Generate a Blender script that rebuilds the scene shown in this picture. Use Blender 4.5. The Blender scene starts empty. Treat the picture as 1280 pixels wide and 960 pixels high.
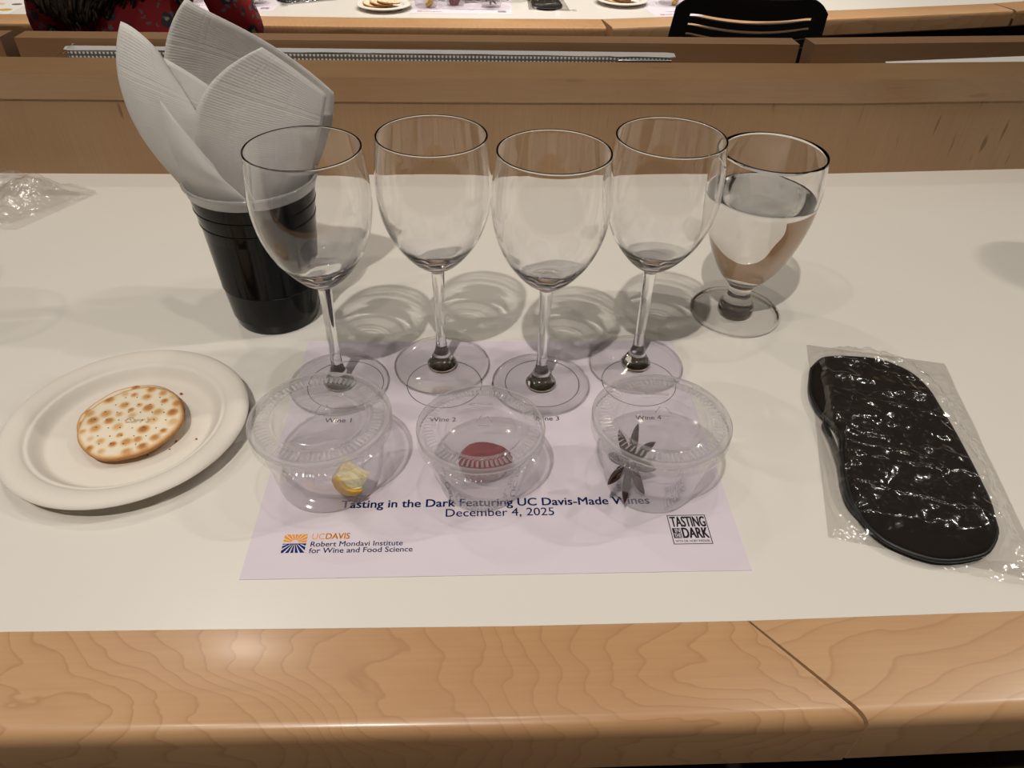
import bpy, bmesh, math, random
from mathutils import Vector, Matrix
random.seed(7)
S = bpy.context.scene
COL = S.collection
MM = 0.001
# ------------------------------------------------------------------ camera
# origin: on the white desktop below the lens; x along the desk, y away from the sitter, z up
cam_d = bpy.data.cameras.new('camera'); cam = bpy.data.objects.new('camera', cam_d); COL.objects.link(cam)
cam_d.sensor_fit = 'HORIZONTAL'; cam_d.sensor_width = 36.0
cam_d.lens = 36.0 * 931.96 / 1280.0
cam_d.clip_start = 0.01; cam_d.clip_end = 60
cr = Vector((0.9990320, -0.0382548, 0.0217155)); cu = Vector((0.0074863, 0.6343220, 0.7730327)); cf = Vector((0.0433468, 0.7721219, -0.6339944))
mw = Matrix.Identity(4)
for i in range(3):
    mw[i][0] = cr[i]; mw[i][1] = cu[i]; mw[i][2] = -cf[i]
mw[2][3] = 0.3385
cam.matrix_world = mw
S.camera = cam
# ------------------------------------------------------------------ world, exposure
w = bpy.data.worlds.new('world'); S.world = w; w.use_nodes = True
w.node_tree.nodes['Background'].inputs[0].default_value = (0.9, 0.88, 0.84, 1)
w.node_tree.nodes['Background'].inputs[1].default_value = 0.05
S.view_settings.view_transform = 'Standard'; S.view_settings.look = 'None'
S.view_settings.gamma = 1.0; S.view_settings.use_curve_mapping = False
S.view_settings.exposure = 1.05
S.cycles.max_bounces = 24; S.cycles.transmission_bounces = 20; S.cycles.transparent_max_bounces = 40
S.cycles.glossy_bounces = 8; S.cycles.diffuse_bounces = 4
S.cycles.caustics_reflective = False; S.cycles.caustics_refractive = True
S.cycles.use_denoising = True
S.cycles.sample_clamp_indirect = 12.0
LAMP_W = 9.0
# x, y, strength, half cone angle in degrees
LAMPS = [(-365, -640, 5.6, 46), (60, 330, 0.75, 46), (-860, -150, 0.9, 46), (-820, 1350, 1.0, 48), (950, 420, 0.75, 46),
         (1880, 640, 1.6, 55), (1990, 650, 1.6, 55), (-1900, 560, 1.2, 52),
         (-500, 2500, 6.0, 42), (500, 2500, 6.0, 42), (-1500, 2400, 4.5, 42), (1500, 2700, 6.0, 42)]
CEIL = 2100

# ------------------------------------------------------------------ node helpers
def newmat(name):
    m = bpy.data.materials.new(name); m.use_nodes = True
    nt = m.node_tree; nt.nodes.clear()
    out = nt.nodes.new('ShaderNodeOutputMaterial')
    return m, nt, out
def N(nt, t, **kw):
    n = nt.nodes.new('ShaderNode' + t)
    for k, v in kw.items():
        if k in n.inputs: n.inputs[k].default_value = v
        else: setattr(n, k, v)
    return n
def L(nt, a, b): nt.links.new(a, b)
def rgba(c): return (c[0], c[1], c[2], 1.0)
def srgb(r, g, b):
    f = lambda v: (v/255/12.92) if v/255 <= 0.04045 else ((v/255+0.055)/1.055)**2.4
    return (f(r), f(g), f(b))
def ramp(nt, fac, stops):
    r = N(nt, 'ValToRGB'); e = r.color_ramp.elements
    while len(e) < len(stops): e.new(0.5)
    for k, (p, c) in enumerate(stops):
        e[k].position = p; e[k].color = rgba(c)
    L(nt, fac, r.inputs['Fac']); return r.outputs['Color']
def math_(nt, op, a, b=None):
    n = N(nt, 'Math'); n.operation = op
    for k, v in enumerate((a, b)):
        if v is None: continue
        if isinstance(v, (int, float)): n.inputs[k].default_value = v
        else: L(nt, v, n.inputs[k])
    return n.outputs[0]
def mixc(nt, fac, a, b, mode='MIX'):
    n = N(nt, 'Mix'); n.data_type = 'RGBA'; n.blend_type = mode
    for s, v in ((n.inputs[0], fac), (n.inputs[6], a), (n.inputs[7], b)):
        if isinstance(v, (int, float)): s.default_value = v
        elif isinstance(v, tuple): s.default_value = rgba(v)
        else: L(nt, v, s)
    return n.outputs[2]
def coords(nt, scale=(1, 1, 1), rot=(0, 0, 0), loc=(0, 0, 0), kind='Object'):
    tc = N(nt, 'TexCoord'); mp = N(nt, 'Mapping')
    mp.inputs['Scale'].default_value = scale; mp.inputs['Rotation'].default_value = rot; mp.inputs['Location'].default_value = loc
    L(nt, tc.outputs[kind], mp.inputs['Vector']); return mp.outputs['Vector']
def noise(nt, vec, scale, detail=3, rough=0.5, dist=0.0):
    n = N(nt, 'TexNoise'); n.inputs['Scale'].default_value = scale; n.inputs['Detail'].default_value = detail
    n.inputs['Roughness'].default_value = rough; n.inputs['Distortion'].default_value = dist
    L(nt, vec, n.inputs['Vector']); return n.outputs['Fac']
def principled(name, col, rough=0.5, metal=0.0, spec=0.5, coat=0.0, bump=None, coat_rough=0.1):
    m, nt, out = newmat(name)
    p = N(nt, 'BsdfPrincipled')
    p.inputs['Roughness'].default_value = rough; p.inputs['Metallic'].default_value = metal
    p.inputs['Specular IOR Level'].default_value = spec
    p.inputs['Coat Weight'].default_value = coat; p.inputs['Coat Roughness'].default_value = coat_rough
    p.inputs['Base Color'].default_value = rgba(col)
    L(nt, p.outputs[0], out.inputs[0])
    if bump:
        sc, st, sx = bump
        b = N(nt, 'Bump'); b.inputs['Strength'].default_value = st; b.inputs['Distance'].default_value = 0.0004
        L(nt, noise(nt, coords(nt, sx), sc, 4), b.inputs['Height']); L(nt, b.outputs[0], p.inputs['Normal'])
    m['nt'] = 1
    return m
def getp(m): return next(n for n in m.node_tree.nodes if n.type == 'BSDF_PRINCIPLED')

def wood(name, base, line, dark, along='x', seed=0.0, rings=9.0, fleck=0.0, rough=0.33, streak=1.0, coat=0.3, tilt=0.0, linew=0.13, grad=(0, 0, 0)):
    m, nt, out = newmat(name); p = N(nt, 'BsdfPrincipled'); L(nt, p.outputs[0], out.inputs[0])
    sc = {'x': (7.0, 15.0, 15.0), 'z': (13.0, 13.0, 3.0)}[along]
    fine = {'x': (14, 420, 420), 'z': (420, 420, 14)}[along]
    v = coords(nt, sc, (0, tilt, 0), (seed, seed*1.7, seed*0.3))
    f = noise(nt, v, 1.0, 4.0, 0.40, 0.35)
    dt = N(nt, 'VectorMath'); dt.operation = 'DOT_PRODUCT'; dt.inputs[1].default_value = grad
    L(nt, coords(nt), dt.inputs[0])
    r = math_(nt, 'FRACT', math_(nt, 'ADD', math_(nt, 'MULTIPLY', f, rings), dt.outputs['Value']))
    ln = ramp(nt, r, [(0.0, (0, 0, 0)), (0.5, (0.12, 0.12, 0.12)), (1.0-linew, (0.35, 0.35, 0.35)), (1.0-linew*0.35, (1, 1, 1)), (1.0, (0, 0, 0))])
    v2 = coords(nt, fine, (0, tilt, 0), (seed, 0, 0))
    g = noise(nt, v2, 1.0, 3, 0.6)
    big = noise(nt, coords(nt, sc, (0, tilt, 0), (seed+9, 3, 1)), 0.55, 3, 0.55)
    c = mixc(nt, ramp(nt, big, [(0.3, (0, 0, 0)), (0.7, (1, 1, 1))]), base, tuple(x*k for x, k in zip(base, (0.86, 0.80, 0.74))))
    sepn = N(nt, 'RGBToBW'); L(nt, ln, sepn.inputs[0])
    c = mixc(nt, math_(nt, 'MULTIPLY', sepn.outputs[0], streak), c, line)
    c = mixc(nt, math_(nt, 'MULTIPLY', ramp_bw(nt, g, 0.35, 0.75), 0.16), c, dark)
    if fleck:
        fs = {'x': (30, 220, 220), 'z': (230, 230, 38)}[along]
        fl = noise(nt, coords(nt, fs, (0, tilt+0.22, 0), (seed, 1, 4)), 0.5, 1.5, 0.4)
        c = mixc(nt, math_(nt, 'MULTIPLY', ramp_bw(nt, fl, 0.70, 0.77), fleck), c, dark)
    L(nt, c, p.inputs['Base Color'])
    p.inputs['Roughness'].default_value = rough
    p.inputs['Coat Weight'].default_value = coat; p.inputs['Coat Roughness'].default_value = 0.18
    b = N(nt, 'Bump'); b.inputs['Strength'].default_value = 0.12; b.inputs['Distance'].default_value = 0.0003
    L(nt, g, b.inputs['Height']); L(nt, b.outputs[0], p.inputs['Normal'])
    return m
def ramp_bw(nt, fac, a, b):
    n = N(nt, 'MapRange'); n.inputs[1].default_value = a; n.inputs[2].default_value = b
    L(nt, fac, n.inputs[0]); return n.outputs[0]

def thin_clear(name, tint=(0.98, 0.98, 0.98), rough=0.03, f0=0.04, fmax=0.9, power=5.0, haze=0.0, hazecol=(0.8, 0.8, 0.8), bump=0.0, bscale=200):
    """thin clear sheet: lets light straight through, mirrors more at grazing angles"""
    m, nt, out = newmat(name)
    lw = N(nt, 'LayerWeight'); lw.inputs['Blend'].default_value = 0.5
    fr = math_(nt, 'ADD', math_(nt, 'MULTIPLY', math_(nt, 'POWER', lw.outputs['Facing'], power), fmax-f0), f0)
    t = N(nt, 'BsdfTransparent'); t.inputs[0].default_value = rgba(tint)
    g = N(nt, 'BsdfGlossy'); g.inputs['Roughness'].default_value = rough; g.inputs['Color'].default_value = (1, 1, 1, 1)
    mx = N(nt, 'MixShader'); L(nt, fr, mx.inputs[0]); L(nt, t.outputs[0], mx.inputs[1]); L(nt, g.outputs[0], mx.inputs[2])
    last = mx.outputs[0]
    if haze:
        d = N(nt, 'BsdfDiffuse'); d.inputs[0].default_value = rgba(hazecol)
        tl = N(nt, 'BsdfTranslucent'); tl.inputs[0].default_value = rgba(hazecol)
        ad = N(nt, 'MixShader'); L(nt, d.outputs[0], ad.inputs[1]); L(nt, tl.outputs[0], ad.inputs[2])
        m2 = N(nt, 'MixShader'); m2.inputs[0].default_value = haze
        L(nt, last, m2.inputs[1]); L(nt, ad.outputs[0], m2.inputs[2]); last = m2.outputs[0]
    if bump:
        b = N(nt, 'Bump'); b.inputs['Strength'].default_value = bump; b.inputs['Distance'].default_value = 0.002
        L(nt, noise(nt, coords(nt), bscale, 2), b.inputs['Height'])
        L(nt, b.outputs[0], g.inputs['Normal'])
    L(nt, last, out.inputs[0]); return m
def solid_glass(name, ior=1.5, clear=0.0, col=(1, 1, 1)):
    m, nt, out = newmat(name)
    g = N(nt, 'BsdfGlass'); g.inputs['IOR'].default_value = ior; g.inputs['Roughness'].default_value = 0.0; g.inputs['Color'].default_value = rgba(col)
    if clear:
        t = N(nt, 'BsdfTransparent'); mx = N(nt, 'MixShader'); mx.inputs[0].default_value = clear
        L(nt, g.outputs[0], mx.inputs[1]); L(nt, t.outputs[0], mx.inputs[2]); L(nt, mx.outputs[0], out.inputs[0])
    else: L(nt, g.outputs[0], out.inputs[0])
    return m

# ------------------------------------------------------------------ mesh helpers (all sizes in millimetres)
def link_mesh(name, verts, faces, mats, parent=None, loc=(0, 0, 0), smooth=True, fmat=None, rot=None, sharp=None):
    me = bpy.data.meshes.new(name)
    me.from_pydata([Vector(v)*MM for v in verts], [], faces)
    bm = bmesh.new(); bm.from_mesh(me)
    return finish(name, bm, mats, parent, loc, smooth, fmat, rot, sharp, me)
def finish(name, bm, mats, parent=None, loc=(0, 0, 0), smooth=True, fmat=None, rot=None, sharp=None, me=None, recalc=True):
    if me is None: me = bpy.data.meshes.new(name)
    if recalc: bmesh.ops.recalc_face_normals(bm, faces=bm.faces)
    if fmat:
        bm.faces.ensure_lookup_table()
        for f in bm.faces: f.material_index = fmat(f)
    for f in bm.faces: f.smooth = smooth
    if sharp:
        for e in bm.edges:
            if len(e.link_faces) == 2 and e.calc_face_angle(0) > sharp: e.smooth = False
    bm.to_mesh(me); bm.free()
    if not isinstance(mats, (list, tuple)): mats = [mats]
    for m in mats: me.materials.append(m)
    o = bpy.data.objects.new(name, me); COL.objects.link(o)
    o.location = Vector(loc)*MM
    if rot: o.rotation_euler = rot
    if parent: o.parent = parent
    return o
def tag(o, label=None, cat=None, group=None, kind=None):
    if label: o['label'] = label
    if cat: o['category'] = cat
    if group: o['group'] = group
    if kind: o['kind'] = kind
    return o
def thing(name, label, cat, loc=(0, 0, 0), rz=0.0, group=None, rot=None):
    o = bpy.data.objects.new(name, None); COL.objects.link(o); o.empty_display_size = 0.02
    o.location = Vector(loc)*MM; o.rotation_euler = rot if rot else (0, 0, rz)
    return tag(o, label, cat, group)
def caster(o): o.cycles.is_caustics_caster = True; return o
def receiver(o): o.cycles.is_caustics_receiver = True; return o
def copy_tree(o, parent=None):
    c = o.copy(); COL.objects.link(c); c.parent = parent
    for ch in list(o.children): copy_tree(ch, c)
    return c
def lathe(prof, n=64, close=False):
    vs, fs, rings = [], [], []
    for r, z in prof:
        if abs(r) < 1e-6: rings.append([len(vs)]); vs.append((0, 0, z))
        else:
            rings.append(list(range(len(vs), len(vs)+n)))
            for k in range(n):
                a = 2*math.pi*k/n; vs.append((r*math.cos(a), r*math.sin(a), z))
    pairs = list(zip(rings, rings[1:])) + ([(rings[-1], rings[0])] if close else [])
    for a, b in pairs:
        for k in range(n):
            k2 = (k+1) % n
            if len(a) == 1 and len(b) == 1: continue
            if len(a) == 1: fs.append((a[0], b[k], b[k2]))
            elif len(b) == 1: fs.append((a[k], b[0], a[k2]))
            else: fs.append((a[k], b[k], b[k2], a[k2]))
    return vs, fs
def spline(pts, n=6):
    """Catmull-Rom through profile points"""
    out = []
    P = [pts[0]] + list(pts) + [pts[-1]]
    for i in range(1, len(P)-2):
        for k in range(n):
            t = k/n; o = []
            for d in range(len(pts[0])):
                a, b, c, e = P[i-1][d], P[i][d], P[i+1][d], P[i+2][d]
                o.append(0.5*((2*b)+(-a+c)*t+(2*a-5*b+4*c-e)*t*t+(-a+3*b-3*c+e)*t**3))
            out.append(tuple(o))
    out.append(tuple(pts[-1])); return out
def bm_box(bm, lo, hi, bevel=0.0, seg=2):
    vs = [bm.verts.new(Vector((x, y, z))*MM) for x in (lo[0], hi[0]) for y in (lo[1], hi[1]) for z in (lo[2], hi[2])]
    q = [(0, 1, 3, 2), (4, 6, 7, 5), (0, 4, 5, 1), (2, 3, 7, 6), (0, 2, 6, 4), (1, 5, 7, 3)]
    fs = [bm.faces.new([vs[i] for i in f]) for f in q]
    if bevel:
        es = list({e for f in fs for e in f.edges})
        bmesh.ops.bevel(bm, geom=es, offset=bevel*MM, segments=seg, affect='EDGES', profile=0.5)
def box(name, lo, hi, mat, parent=None, bevel=0.0, loc=(0, 0, 0), seg=2, rot=None):
    bm = bmesh.new(); bm_box(bm, lo, hi, bevel, seg)
    return finish(name, bm, mat, parent, loc, smooth=bool(bevel), sharp=0.7, rot=rot)
def sweep(name, path, prof, mat, parent=None, bevel=0.0, cut0=None, cut1=None, seg=2, bevel_edges=None):
    """closed profile [(offset_y, z)] swept along an xy polyline (offset along the left normal)"""
    bm = bmesh.new(); rings = []
    for i, pt in enumerate(path):
        a = Vector(path[max(0, i-1)]); b = Vector(path[min(len(path)-1, i+1)])
        d = (b-a).normalized(); nrm = Vector((-d.y, d.x))
        ring = []
        for off, z in prof:
            q = Vector(pt) + nrm*off
            if cut0 and i == 0: q += d*cut0*off
            if cut1 and i == len(path)-1: q += d*cut1*off
            ring.append(bm.verts.new(Vector((q.x, q.y, z))*MM))
        rings.append(ring)
    n = len(prof)
    for a, b in zip(rings, rings[1:]):
        for k in range(n): bm.faces.new((a[k], b[k], b[(k+1) % n], a[(k+1) % n]))
    bm.faces.new(rings[0]); bm.faces.new(list(reversed(rings[-1])))
    if bevel:
        es = [e for e in bm.edges if len(e.link_faces) == 2 and e.calc_face_angle(0) > 0.6 and (bevel_edges is None or bevel_edges(e))]
        bmesh.ops.bevel(bm, geom=es, offset=bevel*MM, segments=seg, affect='EDGES', profile=0.5)
    return finish(name, bm, mat, parent, smooth=True, sharp=0.6)
def tube(name, pts, r, mat, parent=None, n=8, closed=False, loc=(0, 0, 0), caps=True):
    bm = bmesh.new(); tube_bm(bm, pts, r, n, closed, caps); return finish(name, bm, mat, parent, loc)
def tube_bm(bm, pts, r, n=8, closed=False, caps=True):
    P = [Vector(p)*MM for p in pts]; rings = []; m = len(P); prev = None
    for i in range(m):
        t = ((P[(i+1) % m]-P[(i-1) % m]) if closed else (P[min(i+1, m-1)]-P[max(i-1, 0)])).normalized()
        ref = prev if prev is not None else (Vector((0, 0, 1)) if abs(t.z) < 0.9 else Vector((1, 0, 0)))
        u = (ref - t*ref.dot(t)).normalized(); v = t.cross(u); prev = u
        rr = (r[i] if isinstance(r, (list, tuple)) else r)*MM
        rings.append([bm.verts.new(P[i]+u*math.cos(2*math.pi*k/n)*rr+v*math.sin(2*math.pi*k/n)*rr) for k in range(n)])
    for i in range(m if closed else m-1):
        a, b = rings[i], rings[(i+1) % m]
        for k in range(n): bm.faces.new((a[k], b[k], b[(k+1) % n], a[(k+1) % n]))
    if caps and not closed:
        bm.faces.new(list(reversed(rings[0]))); bm.faces.new(rings[-1])
def text_mesh(name, s, mat, parent, x, y, z, width=None, size=10, bold=0.0, align='LEFT', sx=1.0, shear=0.0, rz=0.0, height=None, sy=1.0):
    """flat printed lettering as a mesh just above the sheet (mm)"""
    cu_ = bpy.data.curves.new(name, 'FONT'); cu_.body = s; cu_.size = size; cu_.shear = shear
    cu_.resolution_u = 3
    t = bpy.data.objects.new(name, cu_); COL.objects.link(t)
    dg = bpy.context.evaluated_depsgraph_get()
    me = bpy.data.meshes.new_from_object(t.evaluated_get(dg)); bpy.data.objects.remove(t)
    xs = [v.co.x for v in me.vertices]; x0, x1 = min(xs), max(xs)
    ys = [v.co.y for v in me.vertices]; y0, y1 = min(ys), max(ys)
    k = (width/(x1-x0)) if width else 1.0
    ky = (height/(y1-y0)) if height else k*sy
    ox = {'LEFT': x0, 'CENTER': (x0+x1)/2, 'RIGHT': x1}[align]
    for v in me.vertices:
        v.co = Vector(((v.co.x-ox)*k*MM, v.co.y*ky*MM - (y0*ky*MM if height else 0), 0))
    if bold:
        b2 = bmesh.new(); b2.from_mesh(me); hgt = (y1-y0)*ky*MM
        for dx, dy in ((bold*hgt*2.2, 0), (0, bold*hgt*1.3), (bold*hgt*2.2, bold*hgt*1.3)):
            g = bmesh.ops.duplicate(b2, geom=[f for f in b2.faces if not f.tag])
            for e in g['geom']:
                if isinstance(e, bmesh.types.BMVert): e.co.x += dx; e.co.y += dy; e.co.z += 0.002*MM
                if isinstance(e, bmesh.types.BMFace): e.tag = True
        b2.to_mesh(me); b2.free()
    me.materials.clear(); me.materials.append(mat)
    o = bpy.data.objects.new(name, me); COL.objects.link(o); o.location = Vector((x, y, z))*MM; o.rotation_euler.z = rz
    if parent: o.parent = parent
    return o
def hashn(x, y, s=0):
    v = math.sin(x*12.9898+y*78.233+s*37.719)*43758.5453; return v-math.floor(v)
def vnoise(x, y, s=0):
    xi, yi = math.floor(x), math.floor(y); fx, fy = x-xi, y-yi
    fx = fx*fx*(3-2*fx); fy = fy*fy*(3-2*fy)
    a = hashn(xi, yi, s)*(1-fx)+hashn(xi+1, yi, s)*fx; b = hashn(xi, yi+1, s)*(1-fx)+hashn(xi+1, yi+1, s)*fx
    return a*(1-fy)+b*fy
def facet(x, y, s=0):
    """creased random height field: flat-ish facets meeting in sharp folds, roughly -1..1"""
    t_ = 0.0
    for k in range(3):
        a = 0.5+k*1.05+s; c, n_ = math.cos(a), math.sin(a); u, v = x*c-y*n_, x*n_+y*c
        u += 0.6*vnoise(v*0.7, u*0.3, s+k); xi, yi = math.floor(u), math.floor(v); fx, fy = u-xi, v-yi
        h = lambda p, q: hashn(p, q, s+k*3)
        t_ += (h(xi, yi)*(1-fx)+h(xi+1, yi)*fx)*(1-fy)+(h(xi, yi+1)*(1-fx)+h(xi+1, yi+1)*fx)*fy
    return t_/1.5-1
def ridge(x, y, s=0):
    return 1-abs(2*vnoise(x, y, s)-1)

# ------------------------------------------------------------------ materials
M = {}
M['laminate'] = principled('white_laminate', (0.70, 0.672, 0.615), 0.30, spec=0.45, bump=(900, 0.03, (1, 1, 1)))
M['edge_wood'] = wood('maple_edge', (0.52, 0.315, 0.162), (0.36, 0.19, 0.088), (0.27, 0.13, 0.055), 'x', 2.3, rings=13, rough=0.34, coat=0.22, streak=0.7, linew=0.16, grad=(58, 26, 0))
M['edge_wood2'] = wood('maple_edge_pale', (0.55, 0.345, 0.185), (0.39, 0.21, 0.10), (0.3, 0.15, 0.065), 'x', 8.1, rings=4, rough=0.34, coat=0.22, streak=0.65, linew=0.16, grad=(-30, 90, 0))
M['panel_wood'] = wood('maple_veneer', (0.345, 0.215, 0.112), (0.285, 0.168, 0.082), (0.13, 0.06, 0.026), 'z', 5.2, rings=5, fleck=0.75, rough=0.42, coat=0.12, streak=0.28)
M['cap_wood'] = wood('maple_cap', (0.355, 0.222, 0.118), (0.27, 0.155, 0.075), (0.16, 0.08, 0.035), 'x', 3.7, rings=6, fleck=0.35, rough=0.3, coat=0.45, streak=0.3)
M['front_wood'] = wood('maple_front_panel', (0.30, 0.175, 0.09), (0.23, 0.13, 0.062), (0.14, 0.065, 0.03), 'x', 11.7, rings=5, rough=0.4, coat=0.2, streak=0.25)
M['dark_under'] = principled('dark_underside', (0.02, 0.016, 0.013), 0.8)
M['seam'] = principled('seam_filler', (0.05, 0.028, 0.014), 0.9)
M['carpet'] = principled('dark_carpet', (0.03, 0.027, 0.026), 0.95, bump=(600, 0.6, (1, 1, 1)))
M['wall'] = principled('plaster_wall', (0.22, 0.19, 0.155), 0.9)
M['ceiling'] = principled('ceiling_board', (0.26, 0.24, 0.215), 0.9)
M['black_plastic'] = principled('black_plastic', (0.0035, 0.0035, 0.004), 0.1, spec=0.22)
M['black_matte'] = principled('black_matte', (0.008, 0.008, 0.009), 0.45)
M['white_lip'] = principled('cup_white_lip', (0.62, 0.62, 0.61), 0.25)
M['paper'] = principled('print_paper', (0.645, 0.585, 0.645), 0.75, spec=0.2)
M['paper_white'] = principled('white_paper', (0.62, 0.60, 0.57), 0.8)
M['ink_navy'] = principled('navy_ink', srgb(24, 44, 102), 0.8, spec=0.1)
M['ink_black'] = principled('black_ink', (0.022, 0.02, 0.03), 0.8, spec=0.1)
M['ink_orange'] = principled('orange_ink', srgb(226, 150, 40), 0.8, spec=0.1)
M['metal'] = principled('steel', (0.5, 0.5, 0.5), 0.35, metal=1.0)
M['wine_thin'] = thin_clear('wine_glass_wall', (0.985, 0.988, 0.985), 0.012, 0.04, 0.95, 4.0)
M['foot'] = thin_clear('wine_glass_foot', (0.995, 0.995, 0.993), 0.015, 0.035, 0.5, 4.0)
M['wine_solid'] = solid_glass('wine_glass_solid', 1.5, 0.0)
M['goblet'] = solid_glass('goblet_glass', 1.48, 0.0)
M['water'] = solid_glass('water', 1.33, 0.0)
M['pet'] = thin_clear('clear_cup_plastic', (0.965, 0.96, 0.965), 0.05, 0.055, 0.8, 3.0, haze=0.035)
M['pet_lid'] = thin_clear('clear_lid_plastic', (0.95, 0.945, 0.95), 0.07, 0.07, 0.8, 2.6, haze=0.11)
M['pet_rib'] = thin_clear('rib_highlight_frosted_rim', (0.93, 0.925, 0.93), 0.12, 0.12, 0.8, 2.0, haze=0.34, hazecol=(0.85, 0.83, 0.84))  # added haze paints the light caught by alternate ribs; the rim is frosted
M['film'] = thin_clear('clear_bag_film', (0.965, 0.96, 0.955), 0.17, 0.05, 0.8, 4.0, haze=0.006, bump=0.5, bscale=120)

# ------------------------------------------------------------------ room
def struct(o): o['kind'] = 'structure'; return o
def room():
    bm = bmesh.new()
    bm_box(bm, (-5000, -3000, -800), (5000, 1250, -740)); bm_box(bm, (-5000, 1250, -973), (5000, 7000, -913))
    struct(finish('floor', bm, M['carpet'], smooth=False))
    struct(box('ceiling', (-5000, -3000, CEIL), (5000, 7000, CEIL+60), M['ceiling']))
    struct(box('wall_left', (-5060, -3000, -973), (-5000, 7000, CEIL), M['wall']))
    struct(box('wall_right', (5000, -3000, -973), (5060, 7000, CEIL), M['wall']))
    struct(box('wall_front', (-5000, 7000, -973), (5000, 7060, CEIL), M['wall']))
    struct(box('wall_back', (-5000, -3060, -973), (5000, -3000, CEIL), M['wall']))
    lampm, nt, out = newmat('lamp_lens'); e = N(nt, 'Emission'); e.inputs[0].default_value = (1, 0.86, 0.68, 1); e.inputs[1].default_value = 12
    L(nt, e.outputs[0], out.inputs[0])
    trim = principled('lamp_trim', (0.6, 0.6, 0.6), 0.4)
    for i, (x, y, k, cone) in enumerate(LAMPS):
        t = thing('ceiling_downlight', 'small round recessed downlight in the ceiling above the desks', 'ceiling light', (x, y, CEIL), group='recessed ceiling downlights')
        v, f = lathe([(30, 0), (30, -3), (45, -5), (48, 0)], 24); link_mesh('trim_ring', v, f, trim, t)
        v, f = lathe([(0, -1.0), (29.5, -1.0)], 24); link_mesh('lens', v, f, lampm, t)
        ld = bpy.data.lights.new('downlight_lamp', 'SPOT'); ld.energy = LAMP_W*k; ld.color = (1.0, 0.925, 0.835); ld.shadow_soft_size = 0.02; ld.cycles.is_caustics_light = True; ld.spot_size = math.radians(2*cone); ld.spot_blend = 0.35
        lo = bpy.data.objects.new('downlight_lamp', ld); COL.objects.link(lo); lo.location = (0, 0, -0.04); lo.parent = t
room()

# ------------------------------------------------------------------ own desk
PANEL = [(-1900, 772), (-1300, 771), (-800, 769), (-500, 767), (-200, 767), (40, 769), (390, 776), (624, 792), (900, 815), (1400, 862), (1900, 915)]
def offs(path, d):
    out = []
    for i, pt in enumerate(path):
        a = Vector(path[max(0, i-1)]); b = Vector(path[min(len(path)-1, i+1)]); t = (b-a).normalized()
        out.append((pt[0]-t.y*d, pt[1]+t.x*d))
    return out
def desk():
    t = thing('writing_desk', 'long maple desk with white laminate top and raised wooden back panel', 'desk', (0, 0, -740))
    root = bpy.data.objects.new('x', None)
    del root
    def up(o): o.location.z += 0.740; return o
    # white top
    bm = bmesh.new()
    fr = [(-1900, 224), (-500, 222), (-241, 219.5), (16, 216.5), (140, 216.7), (288, 219), (700, 231), (1900, 300)]
    bk = [(p[0], p[1]+2) for p in PANEL]
    poly = fr + list(reversed(bk))
    lo_ = [bm.verts.new(Vector((x, y, -24))*MM) for x, y in poly]; hi_ = [bm.verts.new(Vector((x, y, 0))*MM) for x, y in poly]
    bm.faces.new(list(reversed(lo_))); bm.faces.new(hi_)
    for k in range(len(poly)): bm.faces.new((lo_[k], lo_[(k+1) % len(poly)], hi_[(k+1) % len(poly)], hi_[k]))
    up(receiver(finish('desktop', bm, M['laminate'], t, smooth=False)))
    # rounded maple edge strips, mitred at a slanting joint
    prof = [(0, -0.2), (0, -44), (-50, -44), (-54, -41), (-54.6, -9), (-54.0, -5.2), (-52.4, -2.4), (-50, -0.8), (-47, -0.2)]
    left = [(-1900, 224.3), (-500, 222.3), (-241, 219.8), (16, 216.8), (138, 216.9)]
    right = [(139.4, 217), (288, 219.3), (700, 231.3), (1900, 300.3)]
    up(sweep('edge_strip', left, prof, M['edge_wood'], t, cut1=-0.78))
    up(sweep('edge_strip', right, prof, M['edge_wood2'], t, cut0=-0.78))
    # back panel: veneer board, solid cap, channel, second row of boards
    vp = offs(PANEL, 2)
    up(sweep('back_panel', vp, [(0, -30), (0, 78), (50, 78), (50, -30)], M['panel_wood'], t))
    up(sweep('panel_cap', PANEL, [(0, 78.3), (0, 102), (56, 102), (56, 78.3)], M['cap_wood'], t, bevel=2.0))
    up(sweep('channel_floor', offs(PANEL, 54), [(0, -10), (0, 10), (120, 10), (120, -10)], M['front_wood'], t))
    def seg(a, b):
        return [a, ((a[0]+b[0])/2, (a[1]+b[1])/2), b]
    pr = [(0, -620), (0, 98), (28, 98), (28, -620)]
    for a, b in (((-1900, 935), (-532, 909)), ((-516, 908), (380, 919)), ((399, 921), (1900, 1046))):
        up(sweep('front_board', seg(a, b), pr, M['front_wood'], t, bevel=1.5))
    for x in (-1500, -560, 620, 1500):
        up(box('support_panel', (x-14, 260, -740), (x+14, 740, -26), M['front_wood'], t))
    for (x0, x1) in ((-1490, -570), (-540, 600), (640, 1490)):
        up(box('apron', (x0, 400, -200), (x1, 420, -26), M['dark_under'], t))
    return t
desk()

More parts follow.
